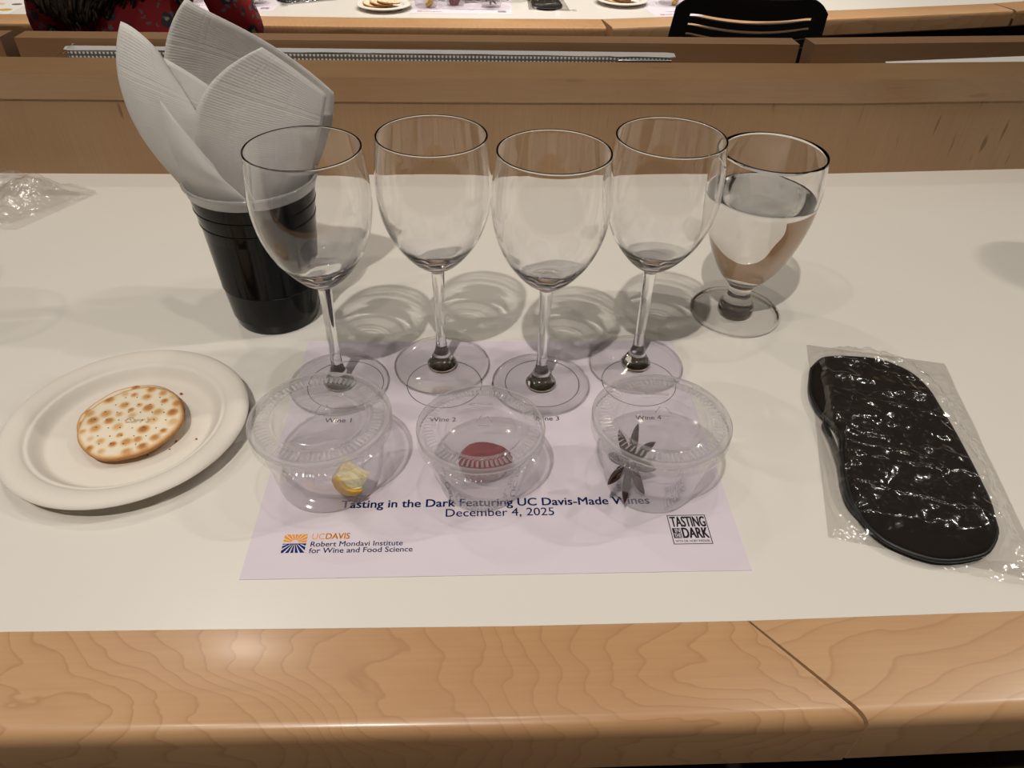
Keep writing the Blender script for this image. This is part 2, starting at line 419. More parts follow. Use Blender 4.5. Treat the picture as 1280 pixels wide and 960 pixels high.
# perforated rail and loose sheet lying in the channel behind the back panel
def rail():
    t = thing('perforated_rail', 'grey perforated metal rail with torn white strip in the channel behind the panel', 'rail', (0, 0, 10.5))
    RZ = 4.0
    pm, nt, out = newmat('perforated_metal'); p = N(nt, 'BsdfPrincipled'); L(nt, p.outputs[0], out.inputs[0])
    v = coords(nt, (1, 1, 1)); vo = N(nt, 'TexVoronoi'); vo.inputs['Scale'].default_value = 230; vo.inputs['Randomness'].default_value = 0.0
    L(nt, v, vo.inputs['Vector'])
    vo.distance = 'EUCLIDEAN'
    L(nt, ramp(nt, vo.outputs['Distance'], [(0.0, (0.62, 0.60, 0.57)), (0.25, (0.55, 0.53, 0.5)), (0.34, (0.10, 0.09, 0.08)), (1, (0.10, 0.09, 0.08))]), p.inputs['Base Color'])
    p.inputs['Roughness'].default_value = 0.5
    bm = bmesh.new(); bm_box(bm, (-452, 887, 0), (219, 901, 79.5), 0.8)
    finish('channel_body', bm, pm, t, smooth=True, sharp=0.6)
    vs, fs = [], []
    n = 90
    for i in range(n+1):
        x = -458+685*i/n
        j = 1.2*vnoise(i*0.5, 1, 3) + (1.5 if 40 < i < 46 else 0) - (2.5 if i > 80 else 0)
        e = 0 if 0 < i < n else 3
        vs += [(x, 888.5+j+e, 79.8+vnoise(i*0.3, 2)*0.8), (x, 902-e, 81.0), (x, 902-e, 81.6), (x, 888.5+j+e, 80.4+vnoise(i*0.3, 2)*0.8)]
    for i in range(n):
        for k in range(4): fs.append((4*i+k, 4*i+4+k, 4*i+4+(k+1) % 4, 4*i+(k+1) % 4))
    fs += [(0, 1, 2, 3), (4*n+3, 4*n+2, 4*n+1, 4*n)]
    link_mesh('cover_strip', vs, fs, principled('grey_strip', (0.40, 0.40, 0.39), 0.6), t, smooth=False)
    bm = bmesh.new(); tube_bm(bm, [(-470, 890, 66), (-462, 891, 72), (-455, 892, 76), (-449, 896, 81), (-446, 893, 86)], [3, 4, 4, 3, 0.6], 6)
    finish('torn_end', bm, M['film'], t)
    bm = bmesh.new(); bm_box(bm, (160, 884.5, 68), (222, 886.8, 78), 0.8); finish('end_clip', bm, M['metal'], t)
    box('bracket', (-300, 886, -0.2), (-260, 897, 2), M['metal'], t)
rail()
sv = [(478, 884, 10.3), (478, 898, 10.3), (1000, 938, 10.3), (1000, 924, 10.3), (478, 884, 84.5), (478, 898, 86.0), (1000, 938, 99.0), (1000, 924, 96.0)]
sheet_o = link_mesh('paper_sheet', sv, [(3, 2, 1, 0), (4, 5, 6, 7), (0, 1, 5, 4), (1, 2, 6, 5), (2, 3, 7, 6), (3, 0, 4, 7)], M['paper_white'], smooth=False)
tag(sheet_o, 'flat white stack of papers filed in the channel behind the panel', 'paper')

# ------------------------------------------------------------------ printed placemat
PX, PY = 9.95, 248.0
def placemat(px, py, name_label, with_print=True):
    t = thing('placemat', name_label, 'placemat', (px, py, 0.15), group=None)
    bm = bmesh.new(); bm_box(bm, (-139.7, 0, 0), (139.7, 215.9, 0.2)); receiver(finish('sheet', bm, M['paper'], t, smooth=False))
    z = 0.26
    for k in range(4):
        x = -104.8+69.85*k
        v, f = lathe([(26.2, z), (26.75, z)], 72)
        link_mesh('printed_circle', v, f, M['ink_black'], t, (x, 165.0, 0))
        text_mesh('glass_caption', 'Wine %d' % (k+1), M['ink_black'], t, x, 124.6, z, width=17.5, align='CENTER', bold=0.013)
    if not with_print: return t
    text_mesh('title_line', 'Tasting in the Dark Featuring UC Davis-Made Wines', M['ink_navy'], t, -0.5, 49.3, z, width=184, align='CENTER', bold=0.02)
    text_mesh('date_line', 'December 4, 2025', M['ink_navy'], t, 1.5, 41.6, z, width=64, align='CENTER', bold=0.006)
    # sunburst mark
    x0, y0, s = -121.2, 17.2, 13.0
    def poly(name, pts, mat):
        return link_mesh(name, [(a, b, z) for a, b in pts], [tuple(range(len(pts)))], mat, t, smooth=False)
    def rays(name, mat, cx, cy, lo, hi, ang, n, duty, box_):
        bm = bmesh.new()
        for i in range(n):
            a0 = ang[0]+(ang[1]-ang[0])*i/n; a1 = a0+(ang[1]-ang[0])/n*duty
            pts = []
            for a, rr in ((a0, lo), (a1, lo), (a1, hi), (a0, hi)):
                pts.append((cx+math.cos(a)*rr, cy+math.sin(a)*rr))
            # clip to the box
            def clip(P, f, inter):
                o = []
                for k in range(len(P)):
                    A, B = P[k], P[(k+1) % len(P)]
                    if f(A): o.append(A)
                    if f(A) != f(B): o.append(inter(A, B))
                return o
            bx0, by0, bx1, by1 = box_
            for ax, val, sg in ((0, bx0, 1), (0, bx1, -1), (1, by0, 1), (1, by1, -1)):
                if not pts: break
                pts = clip(pts, lambda q: (q[ax]-val)*sg >= 0, lambda A, B: tuple(A[d]+(B[d]-A[d])*(val-A[ax])/(B[ax]-A[ax]) for d in (0, 1)))
            if len(pts) > 2: bm.faces.new([bm.verts.new(Vector((q[0], q[1], z))*MM) for q in pts])
        return finish(name, bm, mat, t, smooth=False)
    rays('sunburst_mark', M['ink_orange'], x0+s/2, y0+s*0.55, 2.0, 20, (0.03, math.pi-0.03), 9, 0.72, (x0, y0+s*0.54, x0+s, y0+s))
    rays('furrow_mark', M['ink_navy'], x0+s/2, y0+s*0.60, 1.0, 24, (-math.pi+0.10, -0.10), 9, 0.66, (x0, y0, x0+s, y0+s*0.46))
    poly('horizon_bar', [(x0, y0+s*0.46), (x0+s, y0+s*0.46), (x0+s, y0+s*0.50), (x0, y0+s*0.50)], M['ink_navy'])
    text_mesh('university_line', 'UC', M['ink_orange'], t, -105.6, 26.4, z, width=7.0, height=4.2)
    text_mesh('university_line', 'DAVIS', M['ink_orange'], t, -98.0, 26.4, z, width=13.4, height=4.2, bold=0.03)
    text_mesh('institute_line', 'Robert Mondavi Institute', M['ink_navy'], t, -105.6, 21.3, z, width=51.5, bold=0.013)
    text_mesh('institute_line', 'for Wine and Food Science', M['ink_navy'], t, -105.8, 16.8, z, width=57.5, bold=0.013)
    # square event stamp
    x0, y0, wd, ht = 100.0, 18.6, 22.8, 21.6
    bm = bmesh.new()
    for a, b in (((0, 0), (wd, 0.5)), ((0, ht-0.5), (wd, ht)), ((0, 0), (0.5, ht)), ((wd-0.5, 0), (wd, ht))):
        q = [(a[0], a[1]), (b[0], a[1]), (b[0], b[1]), (a[0], b[1])]
        bm.faces.new([bm.verts.new(Vector((x0+u, y0+v, z))*MM) for u, v in q])
    finish('stamp_border', bm, M['ink_black'], t, smooth=False)
    text_mesh('stamp_word', 'TASTING', M['ink_black'], t, x0+1.3, y0+12.6, z, width=wd-2.6, height=7.6, bold=0.025)
    poly('stamp_block', [(x0+1.2, y0+4.4), (x0+5.9, y0+4.4), (x0+5.9, y0+11.8), (x0+1.2, y0+11.8)], M['ink_black'])
    zz = z; z = 0.30
    text_mesh('stamp_word', 'IN', M['paper'], t, x0+2.6, y0+8.5, z, width=2.8, height=2.8, bold=0.03)
    text_mesh('stamp_word', 'THE', M['paper'], t, x0+1.6, y0+4.9, z, width=3.9, height=2.9, bold=0.03)
    z = zz
    text_mesh('stamp_word', 'DARK', M['ink_black'], t, x0+6.5, y0+4.4, z, width=wd-7.8, height=7.4, bold=0.03)
    text_mesh('stamp_word', 'WITH DR. HOBY WEDLER', M['ink_black'], t, x0+1.5, y0+1.5, z, width=wd-3.0, height=1.6, bold=0.01)
    return t
placemat(PX, PY, 'lilac white printed tasting placemat under the four wine glasses on the near desk')

# ------------------------------------------------------------------ wine glasses
OUT = spline([(4.4, 80), (6.5, 82), (13.5, 87), (20.0, 94), (25.6, 102), (29.8, 110), (33.8, 122), (36.0, 137), (35.7, 150), (34.5, 162), (33.2, 171.4)], 4)
INN = spline([(32.2, 171.4), (33.5, 162), (34.7, 150), (35.0, 137), (32.7, 122), (28.5, 110), (24.0, 102), (17.4, 95), (10.5, 91), (4.5, 89.6), (0, 89.3)], 4)
STEM = [(0, 1.0), (8.0, 1.0)] + spline([(10.6, 1.6), (10.9, 2.6), (9.8, 4.4), (8.6, 6.6), (6.9, 9.6), (5.2, 13.5), (4.1, 18), (3.4, 30), (3.5, 48), (4.0, 66), (4.4, 80)], 4)
def wine_glass(x, y, label, rz=0.0):
    t = thing('wine_glass', label, 'wine glass', (x, y, 0.36), rz, group='row of empty wine glasses')
    prof = STEM[:-1] + OUT + [(33.3, 172.2), (32.6, 172.6), (32.1, 172.2)] + INN
    v, f = lathe(prof, 96)
    caster(link_mesh('bowl_and_stem', v, f, M['wine_solid'], t))
    fp = [(10.6, 3.4), (17, 2.9), (26, 2.4), (33.6, 1.6), (33.6, 0.5), (10.6, 0.6)]
    v, f = lathe(fp, 96); ft = link_mesh('foot', v, f, M['foot'], t)
    ring = [(34.3+0.7*math.cos(a), 1.0+0.7*math.sin(a)) for a in [2*math.pi*k/12 for k in range(12)]]
    v, f = lathe(ring, 96, close=True); link_mesh('foot_edge', v, f, M['wine_solid'], ft)
    return t
WG = [wine_glass(-99.1, 413.7, 'empty wine glass in front of the black cup'),
      wine_glass(-27.3, 434.2, 'empty wine glass second from the black cup, set further back'),
      wine_glass(43.6, 411.1, 'empty wine glass standing right behind the smallest lidded cup'),
      wine_glass(115.7, 433.7, 'empty wine glass overlapping the water goblet')]

# water goblet
def goblet(x, y, label):
    t = thing('water_goblet', label, 'water glass', (x, y, 0.05), group=None)
    o = [(0, 1.5), (8, 1.5)] + spline([(13.0, 2.0), (14.0, 6.0), (13.6, 9.6), (11.6, 12.5), (9.6, 17), (9.0, 22), (9.8, 27), (13, 31.5), (19.5, 39), (26.5, 51), (32.5, 66), (37.0, 84), (39.2, 100), (39.6, 112), (38.6, 126), (37.4, 135.2), (36.9, 136.3), (36.2, 136.3)], 4)
    i = spline([(35.7, 135.2), (36.9, 126), (37.9, 112), (37.4, 100), (35.2, 84), (30.7, 66), (24.7, 51.5), (17.5, 40.5), (9.5, 35.5), (0, 34.4)], 4)
    v, f = lathe(o+i, 96); caster(link_mesh('bowl_and_stem', v, f, M['goblet'], t))
    fp = [(13.2, 9.0), (18, 8.0), (26, 6.4), (32, 5.0), (34.6, 4.2), (36.0, 2.8), (35.6, 1.0), (34.4, 0.3), (13.2, 0.3)]
    v, f = lathe(fp, 96)
    link_mesh('foot', v, f, [M['foot'], M['goblet']], t, fmat=lambda fc: 1 if math.hypot(*fc.calc_center_median()[:2]) > 0.0335 else 0)
    WL = 103.5
    wi = [(r+0.25 if r > 0.1 else 0, z-0.12) for r, z in i if z < WL]
    top = 37.75
    wp = [(0, WL), (20, WL), (33, WL), (36.2, WL+0.2), (top-0.1, WL+0.9)] + wi
    v, f = lathe(wp, 96); caster(link_mesh('water', v, f, M['water'], t))
    return t
goblet(208.8, 502.1, 'stemmed goblet of water behind the rightmost wine glass')

# ------------------------------------------------------------------ portion cups with lids
def portion_cup(x, y, H, RT, RB, label, rz=0.0):
    t = thing('portion_cup', label, 'plastic cup', (x, y, 0.4), rz, group='lidded sample cups')
    n = 120
    hs = H-3.0
    pr = [(0, 1.6), (RB*0.55, 1.6), (RB*0.80, 1.2), (RB*0.9, 0.2), (RB*0.97, 0.3), (RB, 1.5)]
    for k in range(1, 13):
        q = k/12; pr.append((RB+(RT-3.6-RB)*(q**0.92), 1.5+(hs-3.5)*q))
    pr += [(RT-3.2, hs-1.6), (RT-1.6, hs-0.8), (RT-1.2, hs-1.6)]
    v, f = lathe(pr, n)
    link_mesh('cup_body', v, f, M['pet'], t)
    # lid: skirt, rolled rim, ribbed ring, groove, sunken centre
    lp = [(RT-0.2, H-9.5, 0), (RT-0.1, H-8.2, 0), (RT-1.2, H-7.4, 1), (RT-1.0, H-4.0, 1), (RT-0.2, H-2.6, 0), (RT, H-1.2, 0), (RT-0.9, H-0.2, 0), (RT-2.4, H, 0), (RT-3.8, H-0.5, 0),
          (RT-4.6, H-1.5, 0), (RT-5.2, H-1.5, 2), (RT*0.745, H-1.4, 2), (RT*0.735, H-1.4, 0), (RT*0.70, H-0.7, 0), (RT*0.665, H-1.0, 0), (RT*0.645, H-4.2, 0), (RT*0.62, H-4.6, 0), (RT*0.56, H-4.6, 0), (RT*0.535, H-3.4, 0), (RT*0.51, H-3.2, 0), (0, H-3.2, 0)]
    n = 288
    vs, fs = [], []
    for i, (r, z, rib) in enumerate(lp[:-1]):
        for k in range(n):
            a = 2*math.pi*k/n; d = 0.0
            if rib == 2: d = 0.9*((k//2) % 2)
            rr = r - (0.5*((k//2) % 2) if rib == 1 else 0)
            vs.append((rr*math.cos(a), rr*math.sin(a), z+d))
    for i in range(len(lp)-2):
        for k in range(n):
            k2 = (k+1) % n; fs.append((i*n+k, (i+1)*n+k, (i+1)*n+k2, i*n+k2))
    c = len(vs); vs.append((0, 0, H-3.2))
    for k in range(n): fs.append(((len(lp)-2)*n+k, c, (len(lp)-2)*n+(k+1) % n))
    def lidmat(fc):
        c_ = fc.calc_center_median(); r_ = math.hypot(c_.x, c_.y)/MM/RT
        if 0.75 < r_ < 0.872: return int(math.atan2(c_.y, c_.x)/(2*math.pi)*n+n) % 4 < 2  # alternate ribs get the painted bright haze
        return 1 if r_ > 0.93 and c_.z/MM > H-2.2 else 0
    lid = link_mesh('lid', vs, fs, [M['pet_lid'], M['pet_rib']], t, fmat=lidmat, sharp=0.5)
    bm = bmesh.new()
    for j in range(3):
        a = j*2*math.pi/3+0.5
        pts = []
        for u in (-0.34, -0.1, 0.1, 0.34):
            aa = a+u*2*math.pi/3*0.95; rr = 3.6/max(0.5, math.cos(u*2.0)); pts.append((rr*math.cos(aa)+2, rr*math.sin(aa)+RT*0.18, H-3.1))
        tube_bm(bm, pts, 0.28, 5)
    finish('moulded_arrows', bm, M['pet_lid'], lid)
    bm = bmesh.new()
    bm_box(bm, (-7, RT*0.60, H-4.6), (7, RT*0.62+0.3, H-3.4), 0.3)
    finish('moulded_ridge', bm, M['pet_lid'], lid)
    return t
CUPS = [portion_cup(-92.0, 324.0, 50, 41, 31, 'wide clear lidded cup holding a lemon piece, nearest the plate', 0.2),
        portion_cup(0.5, 316.5, 48, 37.2, 24.5, 'smallest clear lidded cup, with a red fruit slice inside', 0.0),
        portion_cup(104.5, 315.8, 54, 40.2, 27.0, 'clear lidded cup with dark star anise, beside the square stamp', -0.1)]

def lemon_wedge(x, y, z, rot, label, group=None, s=1.0):
    t = thing('lemon_wedge', label, 'lemon', (x, y, z), rot=rot, group=group)
    R, a0, a1, ln = 24.5*s, -0.55, 0.55, 17*s
    rind = principled('lemon_rind', srgb(214, 166, 22), 0.4, bump=(900, 0.4, (1, 1, 1))) if 'rind' not in M else M['rind']; M['rind'] = rind
    if 'pulp' not in M:
        m, nt, out = newmat('lemon_pulp'); p = N(nt, 'BsdfPrincipled'); L(nt, p.outputs[0], out.inputs[0])
        v = coords(nt, (500, 900, 120)); g = noise(nt, v, 0.9, 2)
        L(nt, ramp(nt, g, [(0.35, srgb(214, 190, 110)), (0.55, srgb(232, 222, 168)), (0.75, srgb(240, 234, 205))]), p.inputs['Base Color'])
        p.inputs['Roughness'].default_value = 0.3; p.inputs['Subsurface Weight'].default_value = 0.2; p.inputs['Subsurface Radius'].default_value = (0.004, 0.003, 0.001)
        M['pulp'] = m
    n = 12
    def arc(r0, r1, zz):
        return [(r1*math.cos(a0+(a1-a0)*k/n), r1*math.sin(a0+(a1-a0)*k/n), zz) for k in range(n+1)] + [(r0*math.cos(a1+(a0-a1)*k/n), r0*math.sin(a1+(a0-a1)*k/n), zz) for k in range(n+1)]
    def prism(name, r0, r1, h, mat, wob):
        bm = bmesh.new(); rings = []
        for j in range(5):
            u = j/4; sc = 1-0.16*(2*u-1)**2
            P = arc(r0*sc, r1*sc, (u-0.5)*h)
            rings.append([bm.verts.new(Vector((q[0]+wob*(vnoise(q[1]*0.5, q[2]*0.4, 4)-0.5), q[1]*sc, q[2]+wob*0.4*vnoise(q[0], q[1], 2)))*MM) for q in P])
        m_ = len(rings[0])
        for a, b in zip(rings, rings[1:]):
            for k in range(m_): bm.faces.new((a[k], b[k], b[(k+1) % m_], a[(k+1) % m_]))
        bm.faces.new(rings[0]); bm.faces.new(list(reversed(rings[-1])))
        return finish(name, bm, mat, t, sharp=0.8)
    prism('rind', R-2.2*s, R, ln, rind, 0.3)
    prism('pulp', 7*s, R-2.1*s, ln*0.96, M['pulp'], 2.2)
    return t
lemon_wedge(-69.5, 317, 22.5, (0.9, 0.55, -2.2), 'yellow lemon piece leaning inside the lidded cup nearest the plate')

def fruit_slice(x, y, z, rz, label, group=None, s=1.0):
    if 'red' not in M:
        m, nt, out = newmat('red_fruit'); p = N(nt, 'BsdfPrincipled'); L(nt, p.outputs[0], out.inputs[0])
        g = noise(nt, coords(nt, (220, 220, 60)), 1.0, 3)
        L(nt, ramp(nt, g, [(0.3, (0.15, 0.004, 0.010)), (0.7, (0.26, 0.010, 0.018))]), p.inputs['Base Color'])
        p.inputs['Roughness'].default_value = 0.25; p.inputs['Subsurface Weight'].default_value = 0.15; p.inputs['Subsurface Radius'].default_value = (0.006, 0.001, 0.001)
        M['red'] = m
        m2 = principled('red_fruit_cut', (0.50, 0.06, 0.07), 0.3, bump=(300, 0.3, (1, 1, 1))); M['redcut'] = m2
    t = thing('fruit_slice', label, 'fruit', (x, y, z), rz, group)
    vs, fs = [], []
    nu, nv = 28, 10
    for j in range(nv+1):
        q = j/nv
        for i in range(nu):
            a = 2*math.pi*i/nu
            r = (0.72+0.28*math.sin(min(1, q*1.5)*math.pi/2)) if q < 0.67 else 1.0*(1-((q-0.67)/0.33)**2*0.22)
            x_, y_ = 16.5*r*math.cos(a), 10.5*r*math.sin(a)
            k = 1+0.05*math.cos(3*a+0.4)
            vs.append((x_*k*s, y_*k*s, s*(q*19+0.8*vnoise(i*0.6, j*0.8, 6))))
    for j in range(nv):
        for i in range(nu): fs.append((j*nu+i, j*nu+(i+1) % nu, (j+1)*nu+(i+1) % nu, (j+1)*nu+i))
    fs.append(tuple(reversed(range(nu))))
    link_mesh('skin', vs, fs, M['red'], t)
    tv = [vs[nv*nu+i] for i in range(nu)] + [(v[0]*0.6, v[1]*0.6, v[2]+0.9*s) for v in vs[nv*nu:nv*nu+nu]] + [(0, 0, 20.2*s)]
    tf = [(i, (i+1) % nu, nu+(i+1) % nu, nu+i) for i in range(nu)] + [(nu+i, nu+(i+1) % nu, 2*nu) for i in range(nu)]
    link_mesh('cut_face', tv, tf, M['red'], t)
    bm = bmesh.new(); bm_sphere(bm, (12.5*s, -3*s, 20.0*s), 2.2*s)
    finish('seed_nub', bm, M['red'], t)
    return t
def bm_sphere(bm, c, r, sc=(1, 1, 1), u=12, v=8):
    g = bmesh.ops.create_uvsphere(bm, u_segments=u, v_segments=v, radius=r*MM)
    for q in g['verts']: q.co = Vector((q.co.x*sc[0], q.co.y*sc[1], q.co.z*sc[2])) + Vector(c)*MM
fruit_slice(2.5, 322, 2.2, 0.05, 'dark red fruit piece inside the smallest lidded cup')

def star_anise(x, y, z, rot, label, group=None, s=1.0):
    if 'anise' not in M:
        M['anise'] = principled('star_anise', (0.036, 0.015, 0.009), 0.6, bump=(500, 0.8, (1, 1, 1)))
        M['anise_in'] = principled('star_anise_inside', (0.16, 0.06, 0.03), 0.5)
        M['anise_seed'] = principled('anise_seed', (0.10, 0.035, 0.015), 0.15, coat=0.6)
    t = thing('star_anise', label, 'spice', (x, y, z), rot=rot, group=group)
    for k in range(8):
        ln = (19.5+3.0*hashn(k, 1, 5))*s; wd = 4.0*s; h = 5.0*s
        # boat-shaped carpel: open on top with a pointed upturned beak
        vs, fs = [], []; n = 8
        for i in range(n+1):
            u = i/n; b = math.sin(math.pi*min(1.0, 0.12+u*0.88))**0.7; xx = 2.5*s+ln*u
            up_ = 1.2*s*u+5.0*s*max(0, u-0.78)
            op = 0.62*b
            vs += [(xx, -wd*op*0.55, h*0.5*b+up_), (xx, -wd*b*0.9, h*0.08*b+up_*0.9), (xx, 0, -h*0.55*b+up_), (xx, wd*b*0.9, h*0.08*b+up_*0.9), (xx, wd*op*0.55, h*0.5*b+up_), (xx, 0, -h*0.2*b+up_)]
        for i in range(n):
            for j in range(6): fs.append((6*i+j, 6*i+6+j, 6*i+6+(j+1) % 6, 6*i+(j+1) % 6))
        fs += [(5, 4, 3, 2, 1, 0), tuple(6*n+j for j in range(6))]
        c = link_mesh('carpel', vs, fs, M['anise'], t, rot=(0, 0, 2*math.pi*k/8+0.15*hashn(k, 2, 1)))
        if k % 2 == 0:
            bm = bmesh.new(); bm_sphere(bm, (2.5*s+ln*0.5, 0, 1.0*s), 2.3*s, (1.4, 0.7, 0.9), 10, 6)
            finish('seed', bm, M['anise_seed'], c)
    bm = bmesh.new(); tube_bm(bm, [(0, 0, -2.5*s), (0, 0, 0), (0, 0, 2.5*s)], [1.5*s, 3.4*s, 1.2*s], 10); finish('core', bm, M['anise'], t)
    return t
star_anise(88.5, 309.5, 23.5, tuple(Vector((0.62, -0.62, 0.48)).to_track_quat('Z', 'X').to_euler()), 'dark brown star anise leaning inside the lidded cup by the stamp')

# ------------------------------------------------------------------ plate and crackers
def plate(x, y, label, rz=0.0):
    M.setdefault('plate', principled('plate_pulp', (0.70, 0.655, 0.585), 0.6, spec=0.3, bump=(500, 0.12, (1, 1, 1))))
    t = thing('paper_plate', label, 'plate', (x, y, 0.1), rz, group='small paper plates')
    top = spline([(0, 3.0), (30, 2.8), (46, 2.7), (51, 3.4), (55.5, 8.4), (57.5, 10.4), (59.5, 10.7), (62, 12.6), (67, 14.0), (71.5, 13.8), (74.2, 12.4), (75.2, 10.9)], 3)
    bot = spline([(74.6, 10.4), (73, 11.5), (67, 12.5), (62, 11.2), (57.5, 8.8), (54, 5.0), (51, 1.4), (46, 0.2), (30, 0.2), (0, 0.2)], 3)
    v, f = lathe(top+bot, 96); link_mesh('plate_body', v, f, M['plate'], t)
    return t
plate(-226.4, 364.5, 'off-white round paper plate on the near desk, holding two crackers')

def cracker(x, y, z, rot, label, group, seed=1, holes=True, word=True):
    if 'cracker' not in M:
        m, nt, out = newmat('cracker_dough'); p = N(nt, 'BsdfPrincipled'); L(nt, p.outputs[0], out.inputs[0])
        at = N(nt, 'Attribute'); at.attribute_name = 'toast'
        g = noise(nt, coords(nt), 700, 4, 0.6)
        f = math_(nt, 'ADD', at.outputs['Fac'], math_(nt, 'MULTIPLY', math_(nt, 'SUBTRACT', g, 0.5), 0.22))
        L(nt, ramp(nt, f, [(0.0, srgb(228, 216, 193)), (0.3, srgb(220, 196, 158)), (0.65, srgb(200, 148, 90)), (1.0, srgb(150, 94, 44))]), p.inputs['Base Color'])
        p.inputs['Roughness'].default_value = 0.65
        b = N(nt, 'Bump'); b.inputs['Strength'].default_value = 0.25; b.inputs['Distance'].default_value = 0.0006
        L(nt, g, b.inputs['Height']); L(nt, b.outputs[0], p.inputs['Normal'])
        M['cracker'] = m; M['hole'] = principled('cracker_hole', (0.06, 0.025, 0.01), 0.8); M['emboss'] = principled('cracker_press', srgb(196, 176, 146), 0.8)
    rnd = random.Random(seed)
    spots = []
    for k in range(220):
        r = 31*math.sqrt(rnd.random()); a = rnd.random()*6.283
        if r < 30 and all(math.hypot(r*math.cos(a)-q[0], r*math.sin(a)-q[1]) > (q[2]+2.9)*0.98 for q in spots) and not (abs(r*math.sin(a)+1) < 3.4 and -4 < r*math.cos(a) < 14):
            spots.append((r*math.cos(a), r*math.sin(a), 2.6+2.4*rnd.random(), 0.45+0.5*rnd.random()))
    nr, n = 30, 96
    vs, fs, ts = [], [], []
    def outline(a): return 32.0*(1+0.012*math.cos(4*a+0.6)+0.008*math.cos(7*a))
    def top_h(px, py, q):
        h = 4.2; tt = 0.0
        for sx_, sy_, r, k in spots:
            d = math.hypot(px-sx_, py-sy_)/r
            if d < 1: b = (1-d*d)**1.2; h += 0.9*k*b; tt = max(tt, k*min(1, 1.15*b))
        e = max(0, (q-0.9)/0.1); h -= 1.0*e**2; tt = max(tt, 0.75*e)
        return h+0.25*(vnoise(px*0.2, py*0.2, seed)-0.5), tt
    for i in range(nr+1):
        q = i/nr
        for k in range(n):
            a = 2*math.pi*k/n; R = outline(a)*q; px, py = R*math.cos(a), R*math.sin(a)
            h, tt = top_h(px, py, q); vs.append((px, py, h)); ts.append(tt)
    for i in range(nr):
        for k in range(n):
            k2 = (k+1) % n; fs.append((i*n+k, (i+1)*n+k, (i+1)*n+k2, i*n+k2))
    b0 = len(vs)
    for q, zz, tt in ((1.008, 2.2, 0.85), (0.99, 0.7, 0.7), (0.93, 0.05, 0.5), (0.5, 0.0, 0.3)):
        for k in range(n):
            a = 2*math.pi*k/n; R = outline(a)*q; vs.append((R*math.cos(a), R*math.sin(a), zz)); ts.append(tt)
    prev = nr*n
    for j in range(4):
        for k in range(n):
            k2 = (k+1) % n; fs.append((prev+k, b0+j*n+k, b0+j*n+k2, prev+k2))
        prev = b0+j*n
    fs.append(tuple(prev+k for k in range(n)))
    t = thing('cracker', label, 'cracker', (x, y, z), rot=rot, group=group)
    o = link_mesh('biscuit', vs, fs, M['cracker'], t)
    at = o.data.attributes.new('toast', 'FLOAT', 'POINT')
    for i, tt in enumerate(ts): at.data[i].value = tt
    if holes:
        bm = bmesh.new()
        for i in range(-3, 4):
            for j in range(-3, 4):
                px, py = i*7.6+(3.8 if j % 2 else 0), j*7.0
                if math.hypot(px, py) > 26: continue
                h, _ = top_h(px, py, math.hypot(px, py)/32)
                g = bmesh.ops.create_circle(bm, cap_ends=True, segments=8, radius=0.48*MM)
                for q in g['verts']: q.co += Vector((px, py, h+0.12))*MM
        h_ = finish('pricked_holes', bm, M['hole'], t, smooth=False); h_['kind'] = 'stuff'
    if word:
        text_mesh('pressed_word', "Carr's", M['emboss'], t, 5, -2.6, 5.0, width=16, align='CENTER', shear=0.35)
    return t
cracker(-229.0, 374.0, 3.2, (0, 0, 0.4), 'lower toasted round cracker, mostly hidden under the top one on the plate', 'crackers on the near plate', 5, word=False)
cracker(-223.0, 363.0, 8.9, (0.055, -0.035, -0.05), 'topmost round toasted cracker with brown bubbles on the near plate', 'crackers on the near plate', 11)
for k, (cx, cy, s_) in enumerate([(-205, 400, 1.0), (-194, 353, 0.8), (-182, 355, 0.7), (-196, 346, 0.55), (-208, 341, 0.6), (-241, 407, 0.5)]):
    bm = bmesh.new(); bm_sphere(bm, (0, 0, 0), s_, (1.2, 0.9, 0.7), 6, 4)
    tag(finish('cracker_crumb', bm, M['rindcrumb'] if 'rindcrumb' in M else M.setdefault('rindcrumb', principled('crumb', srgb(150, 92, 40), 0.8)), None, (cx, cy, 3.0+s_*0.65)),
        'tiny brown cracker crumb lying on the near paper plate', 'crumb', 'crumbs on the near plate')

